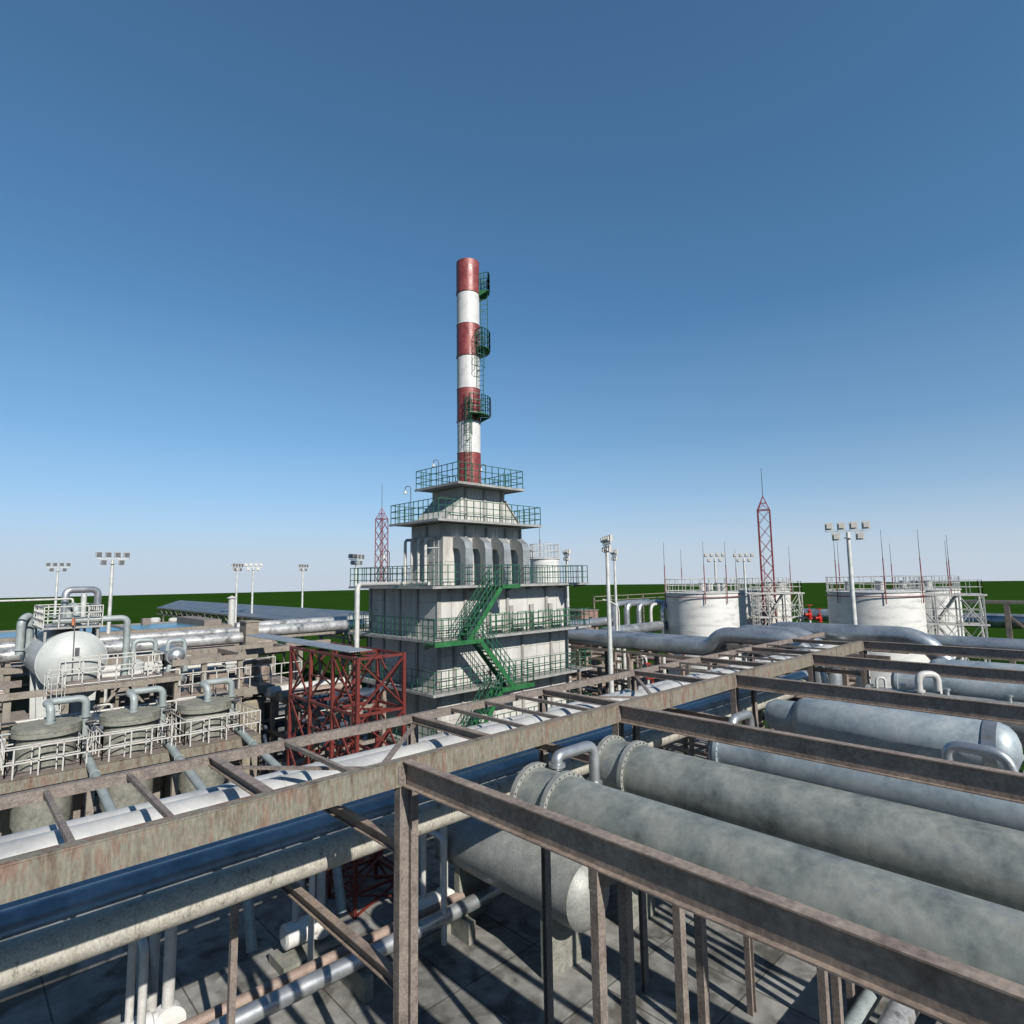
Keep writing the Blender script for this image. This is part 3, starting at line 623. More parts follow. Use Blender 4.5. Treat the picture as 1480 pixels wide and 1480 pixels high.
P('arched_pipe', [(8.62, 7.92, 8.9), (8.62, 7.92, 9.14), (9.72, 7.92, 9.14), (9.72, 7.92, 7.0)], .105, 'silver', 'silver arched pipe rising from the left weathered vessel at bottom centre', bend=.27, fl=(((8.62, 7.92, 8.98), (0, 0, 1)), ((9.72, 7.92, 8.4), (0, 0, 1))), n=20, group='arched pipes')
P('arched_pipe', [(14.5, 2.95, 8.62), (14.5, 2.95, 9.12), (14.5, 2.02, 9.12), (14.5, 1.85, 8.0)], .1, 'silver', 'silver arched pipe at the right edge in front of the blue-grey vessel', bend=.3, fl=(((14.5, 2.95, 8.72), (0, 0, 1)),), n=20, group='arched pipes')
P('arched_pipe', [(21.15, 4.85, 8.9), (21.15, 4.85, 9.48), (21.5, 4.45, 9.48), (21.5, 4.45, 8.85)], .1, 'white', 'thick white arched pipe on the pale vessel, middle right', bend=.22, fl=(((21.15, 4.85, 9.0), (0, 0, 1)),), n=18, group='arched pipes')
P('arched_pipe', [(21.2, 5.98, 8.9), (21.2, 5.98, 9.25), (21.35, 5.78, 9.25), (21.35, 5.78, 8.9)], .04, 'white', 'small thin white arched pipe left of the thick white one', bend=.12, n=12, group='arched pipes')
P('arched_pipe', [(15.9, 8.1, 7.2), (15.9, 8.1, 8.55), (17.0, 8.1, 8.55), (17.0, 8.1, 7.2)], .12, 'silver', 'silver arched pipe just right of the third rack post under the main beam', bend=.3, n=18, group='arched pipes')

# big grey insulated pipes crossing behind the rack
for i, (x, ys, zlow, zhi, yend, drop, r, lab) in enumerate(((31.0, 16.9, 8.42, 9.25, 12.3, True, .42, 'thick grey insulated pipe with a double bend, nearest of the bundle at right'), (32.0, 16.2, 8.42, 9.35, 12.0, True, .42, 'thick grey insulated pipe, middle of the bent bundle at right'), (33.2, 14.9, 8.42, 9.5, 7.4, True, .42, 'thick grey insulated pipe, rear of the bent bundle, dropping behind the rear side beam'))):
    P('insulated_pipe', [(x, 40, zlow), (x, ys, zlow), (x, ys - .75, zhi), (x, yend, zhi), (x, yend - 1.1, zhi - 1.3), (x, yend - 1.1, 5.0)], r, 'bigpipe', lab, bend=.8, n=28, group='grey insulated pipes')
P('insulated_pipe', [(35.5, 11, 9.05), (35.5, -25, 9.05)], .36, 'bigpipe', 'dark insulated pipe running off to the right edge behind the rear side beam', n=24)
t = thing('pipe_support', (30.9, 15.6, 0), 'brown steel trestle carrying the bend of the grey insulated pipes', 'pipe support')
for yy in (15.4, 9.9):
    for xx in (30.6, 33.6):
        b = MB(); b.box((xx - .12, yy - .1, 0), (xx + .12, yy + .1, 8.6)); b.build('post', 'rust2', t)
b = MB()
for xx in (30.6, 33.6): b.box((xx - .08, 8.0, 8.61), (xx + .08, 15.6, 8.8)); b.box((xx - .05, 16.5, 7.8), (xx + .05, 34, 7.95))
for yy in (15.4, 12.6, 9.9): b.box((30.5, yy - .08, 8.36), (33.7, yy + .08, 8.6))
for yy in (18, 22, 26, 30, 34): b.box((30.4, yy - .08, 7.62), (33.8, yy + .08, 7.8)); b.box((30.5, yy - .1, 0), (30.7, yy + .1, 7.62)); b.box((33.5, yy - .1, 0), (33.7, yy + .1, 7.62))
b.build('bearer_frame', 'rust2', t)

# ================================================================== LOW PIPE CLUTTER RIGHT OF TOWER
t = thing('valve_station', (36, 22, 0), 'dark crowded frame of pipes and valves in shade right of the furnace building', 'pipework')
rnd = random.Random(11)
for lv in (2.6, 4.4, 6.0):
    b = MB()
    for x in (31.5, 35, 38.5, 42): b.box((x - .08, 12.5, lv - .16), (x + .08, 34, lv))
    for y in (13, 17, 21, 25, 29, 33): b.box((31.5, y - .08, lv - .34), (42, y + .08, lv - .18))
    b.build('frame_level', 'darksteel', t)
b = MB()
for x in (31.5, 35, 38.5, 42):
    for y in (13, 17, 21, 25, 29, 33): b.box((x - .11, y - .11, 0), (x + .11, y + .11, 6.6))
b.split('frame_post', 'darksteel', t)
cl = ['darksteel', 'rust2', 'pole', 'darksteel', 'blue', 'brownpipe', 'white']
for k in range(26):
    lv = rnd.choice((2.6, 4.4, 6.0)); r = rnd.uniform(.06, .17); b = MB()
    if rnd.random() < .6:
        x = rnd.uniform(31.6, 41.8); b.pipe([(x, 12, lv + r + .01), (x, 20 + rnd.uniform(-4, 8), lv + r + .01), (x, 20 + 8.5, lv + r + rnd.choice((.01, 1.2))), (x, 34, lv + r + .01)], r, n=10)
    else:
        y = rnd.uniform(13, 33); b.pipe([(31, y, lv + r), (42.5, y, lv + r)], r, n=10)
    b.build('process_pipe', rnd.choice(cl), t)
for k in range(34):
    x, y = rnd.uniform(31.6, 41.5), rnd.uniform(13, 32); lv = rnd.choice((2.6, 4.4, 6.0)); r = rnd.uniform(.05, .12); b = MB()
    b.cyl((x, y, lv), (x, y, lv + rnd.uniform(.7, 1.5)), r, 10); b.flange((x, y, lv + .4), (0, 0, 1), r * 2, .06); b.flange((x, y, lv + .6), (0, 0, 1), r * 2, .06)
    zz = lv + .95; b.flange((x, y, zz), (0, 0, 1), .16, .03)
    b.build('valve', 'brightred' if rnd.random() < .28 else rnd.choice(['pole', 'rust2', 'darksteel', 'white']), t)
for x, y, h in ((34.1, 23.2, 7.4), (35.2, 22.5, 7.4), (37, 27, 7.2)):
    b = MB(); 
    for k in range(5): b.cyl((x, y, k * 1.45), (x, y, k * 1.45 + 1.35), .13, 10)
    b.build('banded_post', 'white', t)
def hydrant(x, y, z, s, lab):
    t = thing('red_valve', (x, y, z), lab, 'valve', 'bright red valves'); b = MB()
    b.prof((x, y, z - .1 * s), (0, 0, 1), [(0, .28 * s), (.08 * s, .28 * s), (.08 * s, .16 * s), (.3 * s, .24 * s), (.5 * s, .24 * s), (.62 * s, .13 * s), (.8 * s, .13 * s), (.8 * s, .24 * s), (.88 * s, .24 * s)], 18); b.build('valve_body', 'brightred', t)
    b = MB(); b.cyl((x, y, z + .78 * s), (x, y, z + 1.35 * s), .05 * s, 8); b.build('spindle', 'brightred', t)
    b = MB(); n = 16; q = [(x + .28 * s * math.cos(2 * math.pi * i / n), y + .28 * s * math.sin(2 * math.pi * i / n), z + 1.3 * s) for i in range(n)]
    for i in range(n): b.bar(q[i], q[(i + 1) % n], .05 * s)
    b.bar(q[0], q[8], .03 * s); b.bar(q[4], q[12], .03 * s); b.build('handwheel', 'brightred', t)
    b = MB(); b.cyl((x - .55 * s, y + .3 * s, z + .35 * s), (x + .2 * s, y - .1 * s, z + .35 * s), .12 * s, 12); b.flange((x - .55 * s, y + .3 * s, z + .35 * s), (.8, -.4, 0), .22 * s, .06); b.build('inlet', 'brightred', t)
    b = MB(); b.cyl((x, y, 0), (x, y, z - .1 * s), .12 * s, 10); b.build('riser', 'pole', t)
hydrant(26.3, 17.5, 6.35, .8, 'bright red valve with handwheel beside the rear beam of the rack')
hydrant(27.1, 18.3, 7.2, .55, 'smaller bright red valve just above and behind the one by the rack')
hydrant(84, 31, 6.6, 1.3, 'distant red valve block in the green gap between the tank groups')
hydrant(83, 29.4, 6.3, 1.2, 'distant red valve block, the right one in the green gap between tanks')

# ================================================================== PIPE MANIFOLD BY THE LEFT TANK
t = thing('pipe_manifold', (51, 35, 0), 'row of upright silver pipes bending over beside the left white tank', 'pipework')
for i, (px, rr) in enumerate(((0, .32), (1, .3), (2, .26), (3, .16), (4, .24), (5, .2))):
    x = 49.2 + i * 1.05; y = 36.9 - i * .72; b = MB()
    b.pipe([(x, y, 0 + 6.2), (x, y, 9.7 - i * .04), (x + 6, y + .0, 9.7 - i * .04)], rr, .8, 18); b.build('riser_pipe', 'silver' if i != 3 else 'white', t)
b = MB(); b.pipe([(44, 34.3, 7.4), (58, 34.3, 7.4)], .5, n=20); b.pipe([(42, 37.5, 8.0), (49, 37.5, 8.0)], .42, n=20); b.build('header_pipe', 'silver', t)
b = MB(); b.box((50, 40, 10.35), (64, 40.12, 10.42)); b.box((50, 40, 9.9), (64, 40.12, 9.96)); 
for x in (50, 53, 56, 59): b.box((x, 40.13, 0), (x + .12, 40.25, 10.45))
b.build('rack_frame', 'beige', t)
# small brick hut
t = thing('brick_hut', (55.5, 46, 0), 'small flat roofed pink brick hut on the grass beyond the furnace building', 'hut')
b = MB(); b.box((53.6, 44.9, 0), (56.6, 48.6, 8.5)); b.build('hut_wall', 'brick', t)
b = MB(); b.box((53.5, 44.8, 8.5), (56.7, 48.7, 8.6)); b.build('hut_roof', 'rust2', t)
b = MB(); b.box((54.9, 44.85, 6.7), (55.5, 44.899, 7.8)); b.build('hut_window', 'black', t)
b = MB(); b.box((53.55, 45.5, 5.6), (53.599, 46.6, 8.1)); b.build('hut_door', 'rust2', t)
# far pipelines right
t = thing('far_pipe_bridge', (105, 12, 0), 'low brown trestle with a pipe crossing the grass at the far right', 'pipe bridge')
b = MB(); b.pipe([(106, 40, 5.6), (106, -20, 5.6)], 1.0, n=20); b.build('bridge_pipe', 'bigpipe', t)
b = MB(); b.box((104.2, -20, 8.0), (104.8, 26, 8.35)); b.box((107.4, -20, 8.0), (108, 26, 8.35)); b.split('bridge_beam', 'beige', t)
for y in (24, 13, 2, -9):
    b = MB(); b.box((104.2, y - .3, 0), (104.8, y + .3, 8)); b.bar((104.5, y, 6.5), (104.5, y - 5, 1.5), .3); b.build('bridge_post', 'darksteel', t)

# ================================================================== RED STEEL STRUCTURE
t = thing('red_steel_tower', (12.85, 24.3, 0), 'dark red steel lattice structure with crossed braces left of the furnace building', 'steel structure')
xs = (11.9, 14.0); ys = (21.3, 23.35, 25.4, 27.45); lv = (0, .9, 3.05, 5.2, 7.35, 9.5)
for x in xs:
    for y in ys:
        b = MB(); b.box((x - .065, y - .065, 0), (x + .065, y + .065, 9.5)); b.build('red_post', 'red', t)
for a, c in zip(lv, lv[1:]):
    b = MB()
    for y in ys: b.bar((xs[0] + .08, y, c - .07), (xs[1] - .08, y, c - .07), .1)
    for x in xs:
        for y, y2 in zip(ys, ys[1:]): b.bar((x, y + .08, c - .07), (x, y2 - .08, c - .07), .1)
    b.build('red_ring_beam', 'red', t); b = MB()
    for y in (ys[0], ys[-1]):
        b.bar((xs[0], y - .03, a + .05), (xs[1], y - .03, c - .12), .11, .05); b.bar((xs[1], y + .03, a + .05), (xs[0], y + .03, c - .12), .11, .05)
    for x in xs:
        for i, (y, y2) in enumerate(zip(ys, ys[1:])):
            if i != 1: b.bar((x - .03, y, a), (x - .03, y2, c - .1), .05, .09); b.bar((x + .03, y2, a), (x + .03, y, c - .1), .05, .09)
            else: b.bar((x, y, c - .1), (x, y2, a), .05, .09); b.bar((x, y, (a + c) / 2), (x, y2, (a + c) / 2), .05)
    b.bar((xs[0], ys[1], c - .1), (xs[1], ys[2], c - .1), .06); b.bar((xs[1], ys[0], c - .1), (xs[0], ys[1], c - .1), .06); b.bar((xs[0], ys[1], a), (xs[1], ys[1], c - .1), .06); b.bar((xs[1], ys[2], a), (xs[0], ys[2], c - .1), .06)
    b.build('red_brace', 'red', t)
# corrugated walkway cover lying on it
b = MB(); vs = []; n = 16
for i in range(n + 1):
    x = 12.05 + 1.0 * i / n; z = 9.62 + (.03 if i % 2 else 0); vs += [(x, 22.2, z), (x, 33.6, z), (x, 33.6, z - .03), (x, 22.2, z - .03)]
fs = []
for i in range(n): a = i * 4; fs += [(a, a + 4, a + 5, a + 1), (a + 3, a + 2, a + 6, a + 7), (a, a + 3, a + 7, a + 4), (a + 1, a + 5, a + 6, a + 2)]
fs += [(0, 1, 2, 3), (n * 4 + 3, n * 4 + 2, n * 4 + 1, n * 4)]
b.add(vs, fs); tag(b.build('sheet_cover', 'corr', None, (12.6, 27.8, 9.6)), 'long ribbed grey metal cover lying across the red steel structure', 'metal cover')

# ================================================================== LEFT: VAT DECK
D = thing('vat_platform', (6.2, 31.5, 0), 'rusty edged walkway platform with pale railings around the three round vats', 'platform')
ZD = 5.2
b = MB(); b.box((-3, 30.0, ZD - .45), (11.6, 30.16, ZD - .02)); b.box((-3, 29.96, ZD - .02), (11.6, 30.2, ZD)); b.build('edge_beam', 'rust', D)
b = MB(); b.box((-3, 30.2, ZD - .06), (11.6, 33.4, ZD - .005)); b.build('walkway', 'rust2', D)
for x in (-1.5, 4.9, 8.0, 11.4):
    b = MB(); b.box((x - .13, 30.17, 0), (x + .13, 30.4, ZD - .07)); b.box((x - .13, 33.1, 0), (x + .13, 33.3, ZD - .07)); b.split('post', 'beige', D)
b = MB(); b.rail([(-3, 30.03, ZD), (11.55, 30.03, ZD)], sp=.77, mids=(.55,), w=.05); b.rail([(11.55, 30.05, ZD), (11.55, 33.3, ZD)], sp=.5, mids=(.55,), w=.03); b.build('front_railing', 'white', D)
for x in (3.4, 6.5, 9.6):
    b = MB(); b.rail([(x - 1.25, 33.3, ZD), (x - 1.25, 30.42, ZD), (x + 1.12, 30.42, ZD), (x + 1.12, 33.3, ZD)], sp=.8, mids=(.55,), w=.04); b.build('vat_railing', 'white', D)
vlab = ['leftmost of three concrete capped vats with arched pipe, nearest the left edge', 'middle one of three concrete capped vats with arched pipes', 'rightmost of three concrete capped vats, close to the brown frame column']
vp = None
for i, x in enumerate((3.52, 6.48, 9.55)):
    if vp is None:
        x0, y0 = 3.36, 31.75; t = thing('concrete_vat', (x0, y0, 0), '', 'vat', 'round vats with concrete caps')
        b = MB(); b.prof((x0, y0, 0), (0, 0, 1), [(1.2, .25), (3.0, 1.0), (6.4, 1.0)], 40); b.build('vat_body', 'concrete', t)
        b = MB(); b.prof((x0, y0, 6.42), (0, 0, 1), [(0, 1.06), (0, 1.17), (.17, 1.17), (.17, 1.15), (.19, 1.15), (.19, 1.17), (.36, 1.17)], 48)
        for k in range(18):
            a = k * .349; b.cyl((x0 + 1.09 * math.cos(a), y0 + 1.09 * math.sin(a), 6.78), (x0 + 1.09 * math.cos(a), y0 + 1.09 * math.sin(a), 6.81), .03, 6)
        b.build('concrete_cap', 'concrete', t)
        b = MB(); b.pipe([(x0 + .05, y0 - .25, 6.75), (x0 + .05, y0 - .25, 7.5), (x0 - .12, y0 + .4, 7.58), (x0 + 1.34, y0 + .4, 7.58), (x0 + 1.34, y0 + .4, 5.3)], .15, .34, 20)
        b.flange((x0 + .05, y0 - .25, 6.83), (0, 0, 1), .21, .06); b.flange((x0 + .05, y0 - .25, 6.95), (0, 0, 1), .165, .03); b.flange((x0 + 1.34, y0 + .4, 6.8), (0, 0, 1), .24, .05); b.build('arched_pipe', 'teal', t)
        b = MB(); b.pipe([(x0 + 1.28, y0 - .8, 5.4), (x0 + 1.28, y0 - 2.6, 5.1), (x0 + 1.28, y0 - 10.5, 3.9), (x0 + 1.28, y0 - 11.5, 1.0)], .16, .5, 18); b.flange((x0 + 1.28, y0 - 2.8, 5.07), (0, 1, -.15), .175, .08); b.build('outlet_pipe', 'teal', t)
        b = MB()
        for q in ((1.35, .25, 5.75), (1.3, -.3, 5.8), (1.5, .1, 6.6)):
            b.flange((x0 + q[0], y0 + q[1], q[2]), (0, 1, .3), .14, .04); b.cyl((x0 + q[0], y0 + q[1], q[2] - .2), (x0 + q[0], y0 + q[1], q[2] + .25), .03, 8); b.cyl((x0 + q[0] - .2, y0 + q[1], q[2]), (x0 + q[0] + .2, y0 + q[1], q[2]), .06, 8)
        b.build('valve_cluster', 'rod', t); vp = t
    else: t = copy_tree(vp)
    t.location = (x, 31.75, 0); t['label'] = vlab[i]

b = MB(); b.rail([(-3, 33.32, ZD), (2.1, 33.32, ZD)], sp=.77, mids=(.55,), w=.045); b.build('rear_railing', 'white', D)
for xa in (4.72, 7.8):
    b = MB(); b.rail([(xa, 33.3, ZD), (xa + .45, 33.3, ZD)], sp=.45, mids=(.55,), w=.045); b.rail([(xa + .22, 30.5, ZD), (xa + .22, 33.2, ZD)], sp=.6, mids=(.55,), w=.03); b.build('gap_railing', 'white', D)
t = thing('service_pipework', (6, 32.9, 0), 'tangle of thin service pipes and hand valves between the vats and the upper platform', 'pipework')
rs = random.Random(21)
for i in range(11):
    x = 1.6 + i * .88 + rs.uniform(-.2, .2); y = rs.uniform(32.95, 33.2); zt = rs.uniform(6.1, 7.5); r = rs.choice((.03, .045, .06))
    b = MB(); b.pipe([(x, y, 4.2), (x, y, zt), (x + rs.choice((-1, 1)) * rs.uniform(.5, 1.3), y, zt)], r, .16, 10); b.build('service_pipe', rs.choice(['white', 'white', 'teal', 'rod']), t)
for i in range(3):
    z = 5.9 + i * .42; b = MB(); b.pipe([(-2.5, 33.02 + i * .1, z), (11.2, 33.02 + i * .1, z)], .035 + .012 * i, n=8); b.build('service_pipe', ['white', 'teal', 'white'][i], t)
for i in range(12):
    x = rs.uniform(1.5, 11); z = rs.uniform(5.7, 7.0); y = 32.9; b = MB(); n = 12; q = [(x + .12 * math.cos(2 * math.pi * k / n), y - .12, z + .12 * math.sin(2 * math.pi * k / n)) for k in range(n)]
    for k in range(n): b.bar(q[k], q[(k + 1) % n], .022)
    b.bar(q[0], q[6], .018); b.bar(q[3], q[9], .018); b.cyl((x, y - .12, z), (x, y + .12, z), .02, 6); b.cyl((x - .12, y + .1, z), (x + .12, y + .1, z), .06, 8); b.build('hand_valve', rs.choice(['rod', 'pole', 'rust2', 'mastred']), t)

# upper deck behind the vats
U = thing('upper_platform', (5, 34.2, 0), 'beige steel platform with white railings in front of the white pressure vessel', 'platform')
ZU = 7.95
b = MB(); b.box((-4, 33.45, ZU - .3), (8.9, 33.6, ZU - .02)); b.box((4.1, 33.41, ZU - .02), (8.9, 33.65, ZU)); b.build('edge_beam', 'beige', U)
b = MB(); b.box((4.15, 33.66, ZU - .06), (8.9, 35.3, ZU - .01)); b.build('walkway', 'darksteel', U)
for x in (-2.3, 2.3, 4.3, 8.8):
    b = MB(); b.box((x - .13, 33.61, 0), (x + .13, 33.85, ZU - .07)); b.build('post', 'beige', U)
b = MB(); b.bar((5.5, 33.53, 6.6), (6.3, 33.53, ZU - .31), .1); b.bar((7.5, 33.53, 6.6), (6.7, 33.53, ZU - .31), .1); b.box((6.1, 33.48, ZU - .5), (6.9, 33.58, ZU - .31)); b.build('knee_brace', 'beige', U)
b = MB(); b.rail([(4.2, 33.5, ZU), (8.1, 33.5, ZU), (8.1, 35.2, ZU)], sp=.7, mids=(.55, .06), w=.05); b.rail([(4.2, 35.2, ZU), (8.0, 35.2, ZU)], sp=.7, mids=(.55,), w=.05); b.build('railing', 'white', U)
b = MB(); b.pipe([(8.85, 33.5, 7.4), (8.85, 33.5, 8.2), (8.4, 33.5, 8.2)], .04, .1); 
b.ladder((3.9, 33.7, 5.2), 3.6, (1, 0, 0), w=.5, r=.04, cage=(0, -1, 0)); b.build('ladder', 'white', U)
b = MB(); b.box((7.6, 34.9, ZU), (7.95, 35.1, ZU + .6)); b.build('control_box', 'white', U)

# right hand frame
FR = thing('brown_frame', (12, 34, 0), 'beige steel frame with a railed deck and tan columns, left of the red structure', 'steel structure')
for x in (8.9, 10.15, 11.95, 15.3):
    b = MB(); b.box((x - .12, 34.0, 0), (x + .12, 34.24, 8.7 if x > 11 else 8.3)); b.build('post', 'beige', FR)
b = MB(); b.box((8.6, 33.88, 8.32), (12.2, 33.995, 8.62)); b.box((12.08, 34.25, 8.5), (15.4, 34.4, 8.8)); b.box((8.6, 37.6, 8.4), (15.4, 37.8, 8.7)); b.build('top_beam', 'beige', FR)
b = MB()
for x in (9.0, 11.95, 15.2): b.box((x - .07, 34.41, 8.4), (x + .07, 37.59, 8.65))
b.split('side_beam', 'darksteel', FR)
b = MB(); b.box((8.7, 33.86, 6.4), (15.4, 33.99, 6.78)); b.build('deck_beam', 'beige', FR)
b = MB(); b.box((8.8, 34.25, 6.7), (15.3, 37.5, 6.76)); b.build('deck_plate', 'darksteel', FR)
b = MB(); b.rail([(9.0, 33.92, 6.79), (15.3, 33.92, 6.79)], sp=.55, mids=(.55,), w=.045); b.build('deck_railing', 'white', FR); b = MB(); b.rail([(9.4, 37.4, 6.77), (15.2, 37.4, 6.77)], sp=.6, mids=(.55,), w=.045); b.build('deck_railing', 'white', FR)
for x in (12.9, 9.4):
    b = MB(); b.prof((x, 34.9, 0), (0, 0, 1), [(0, .7), (5.9, .7), (6.0, .62)], 30); b.build('tan_column', 'tan', FR)
b = MB(); b.box((10.7, 35.0, 6.77), (11.6, 36.4, 7.6)); b.build('deck_box', 'darksteel', FR); b = MB(); b.cyl((13.8, 36, 6.77), (13.8, 36, 8.0), .5, 18); b.pipe([(12.6, 35.6, 6.8), (12.6, 35.6, 7.9), (13.4, 35.9, 7.9)], .12); b.build('deck_machine', 'darksteel', FR)
b = MB(); b.box((8.9, 34.3, 2.5), (15.2, 34.5, 2.75)); b.box((8.9, 34.3, 4.3), (11.5, 34.5, 4.5)); b.split('lower_beam', 'beige', FR)

# white pressure vessel
W = thing('pressure_vessel', (4.8, 38.5, 0), 'big white horizontal pressure vessel with a rounded end, railed platform on its top, far left', 'pressure vessel')
vx, vz, vr = 4.8, 8.78, 1.42
pr = [(-.62, .001), (-.6, .3), (-.54, .62), (-.42, .92), (-.25, 1.18), (-.08, 1.35), (0, vr), (0, vr + .02), (.05, vr + .02), (.05, vr), (7.9, vr), (8.05, 1.3), (8.3, .9), (8.4, .001)]
b = MB(); b.prof((vx, 36.2, vz), (0, 1, 0), pr, 56, caps=False); b.build('vessel_body', 'vessel', W)
for yy in (37.2, 40):
    b = MB(); b.hull([(vx - 1.25, yy, vz - .5), (vx - .9, yy, 0), (vx + .9, yy, 0), (vx + 1.25, yy, vz - .5), (vx + .9, yy, vz - 1.15), (vx, yy, vz - 1.44), (vx - .9, yy, vz - 1.15)], (0, .25, 0)); b.build('saddle', 'vessel', W)
zp = 10.42
b = MB(); b.box((3.55, 36.3, zp - .08), (6.0, 40.6, zp)); 
for xx in (3.7, 5.8):
    for yy in (36.5, 40.3): b.box((xx - .05, yy - .05, 9.6), (xx + .05, yy + .05, zp - .09))
b.build('top_platform', 'deck', W)
b = MB(); b.rail([(3.6, 36.35, zp), (5.95, 36.35, zp), (5.95, 40.55, zp), (3.6, 40.55, zp)], h=1.0, sp=.62, mids=(.35, .68), w=.045, closed=True); b.build('platform_railing', 'white', W)
b = MB(); b.box((4.8, 35.58, 9.05), (4.98, 35.62, 9.45)); b.pipe([(4.72, 35.35, 5.5), (4.72, 35.45, 9.0), (4.75, 35.8, 10.4), (4.75, 36.2, 11.0)], .025, .3, 8); b.build('vent_rod', 'rod', W)
b = MB(); b.cyl((4.75, 36.15, 10.5), (4.75, 36.2, 10.85), .08, 10); b.build('orange_marker', 'orange', W)
for i, (pts, r, m) in enumerate([([(4.65, 38.6, 10.2), (4.65, 38.6, 12.2), (6.1, 38.9, 12.2), (6.1, 38.9, 9.5)], .17, 'silver'), ([(5.0, 37.3, 10.2), (5.0, 37.3, 11.4), (4.75, 37.9, 11.4), (4.75, 37.9, 10.2)], .17, 'teal'),
                                 ([(5.4, 38.3, 10.2), (5.4, 38.3, 12.0)], .13, 'pole'), ([(4.0, 36.9, 10.7), (7.15, 36.9, 10.7), (7.15, 36.9, 7.5)], .16, 'teal'), ([(3.1, 40.6, 8.9), (3.1, 40.6, 10.7), (3.5, 41.2, 10.9), (3.5, 41.2, 8.5)], .19, 'teal'), ([(.6, 40, 11.7), (4.9, 38.0, 11.75), (4.9, 38.0, 10.8)], .05, 'white')]):
    b = MB(); b.pipe(pts, r, None if r < .1 else .34, 18); b.flange(V(pts[0]) + V((0, 0, .25)), (0, 0, 1), r * 1.5, .07); b.build('top_pipe', m, W)
# heat exchangers to its right
hx = [((9.05, 35.9, 8.72), 1.9, .42, 'grey drum with domed end beside the railing of the upper platform, the upper one'), ((9.1, 35.8, 7.5), 1.8, .42, 'grey drum with domed end under the upper one, behind the right vat')]
for (x, y, z), L_, r, lab in hx:
    t = thing('small_drum', (x, y, z), lab, 'drum', 'small drums beside the upper platform')
    b = MB(); b.prof((x, y - .9, z), (0, 1, 0), [(-.3, .001), (-.285, r * .3), (-.24, r * .6), (-.15, r * .84), (0, r), (0, r + .05), (.1, r + .05), (.1, r), (L_, r), (L_ + .2, r * .7), (L_ + .25, .001)], 30, caps=False); b.build('drum_body', 'silver', t)
    b = MB(); b.pipe([(x - .35, y - .6, z + r * .6), (x - .35, y - .6, z + .75), (x + .45, y - .6, z + .75), (x + .45, y - .6, z + .1)], .12, .25, 16); b.build('drum_pipe', 'teal', t)
    b = MB()
    for yy in (y - .4, y + .4): b.box((x - .3, yy, z - r - .26), (x + .3, yy + .1, z - r + .1))
    b.split('drum_saddle', 'beige', t)
P('arched_pipe', [(7.35, 36.2, 7.9), (7.35, 36.2, 9.55), (8.35, 36.2, 9.5), (8.35, 36.2, 8.7)], .12, 'teal', 'grey-green arched pipe just right of the white pressure vessel', bend=.3, group='arched pipes')
t = thing('drum_stand', (8.3, 36, 0), 'beige block stand carrying the two small grey drums', 'stand')
b = MB(); b.box((8.4, 34.6, 6.0), (9.9, 36.9, 6.4)); b.build('stand_top', 'beige', t)
b = MB()
for x in (8.5, 9.65):
    for y in (34.7, 36.7): b.box((x, y, 0), (x + .15, y + .15, 6.0)); b.box((x, y, 6.4), (x + .1, y + .1, 7.9))
b.split('stand_legs', 'beige', t)
# lower tanks and boxes seen behind the vats
def blk(name, a, c, m, lab, cat):
    t = thing(name, (a[0], a[1], 0), lab, cat); b = MB(); b.box(a, c); b.build('body', m, t)
    b = MB(); b.box((a[0] - .06, a[1] - .06, c[2]), (c[0] + .06, c[1] + .06, c[2] + .08)); b.build('top_edge', 'beige', t)
    b = MB(); b.box((a[0] + .3, a[1] - .03, c[2] - 2), (a[0] + .9, a[1] - .002, c[2] - .4)); b.box((c[0] - .9, a[1] - .03, c[2] - 2), (c[0] - .3, a[1] - .002, c[2] - .4)); b.split('hatch', 'rust2', t)
blk('settling_box', (1.2, 36.5, 0), (3.3, 39, 6.2), 'tan', 'cream box tank behind the leftmost vat under the white vessel', 'box tank')
blk('settling_box', (-3, 38.0, 0), (2.2, 39.6, 7.0), 'tan', 'long beige box at the left edge below the galvanised pipes', 'box tank')
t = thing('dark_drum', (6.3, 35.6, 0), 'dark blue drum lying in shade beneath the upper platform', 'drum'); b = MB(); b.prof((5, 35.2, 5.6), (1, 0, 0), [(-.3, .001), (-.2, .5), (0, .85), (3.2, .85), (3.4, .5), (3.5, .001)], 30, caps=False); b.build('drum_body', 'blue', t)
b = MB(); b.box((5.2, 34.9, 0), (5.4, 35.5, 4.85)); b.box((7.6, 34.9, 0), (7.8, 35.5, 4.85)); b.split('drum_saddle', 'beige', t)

# galvanised pipes in the background left
P('galvanised_pipe', [(-36, 45.5, 8.44), (16.0, 45.5, 8.44)], .4, 'galv', 'lower thick galvanised pipe behind the white vessel on the left', group='background galvanised pipes', n=28, straps=((-36, 45.5, 8.44), (16.0, 45.5, 8.44), 6))
P('galvanised_pipe', [(-36, 49.2, 8.66), (17.0, 49.2, 8.66)], .31, 'galv', 'upper galvanised pipe just below the blue water basins', group='background galvanised pipes', n=24)
P('galvanised_pipe', [(17.0, 46.7, 8.72), (38, 46.7, 8.72)], .43, 'galv', 'lower thick galvanised pipe running toward the furnace building', group='background galvanised pipes', n=28, straps=((17.0, 46.7, 8.72), (38, 46.7, 8.72), 5))
P('galvanised_pipe', [(17.3, 50.6, 8.9), (40, 50.6, 8.9)], .34, 'galv', 'upper galvanised pipe running toward the furnace building', group='background galvanised pipes', n=24)
t = thing('pipe_pier', (16.5, 45.4, 0), 'beige concrete pier where the galvanised pipes change line, left of the metal cover', 'pier')
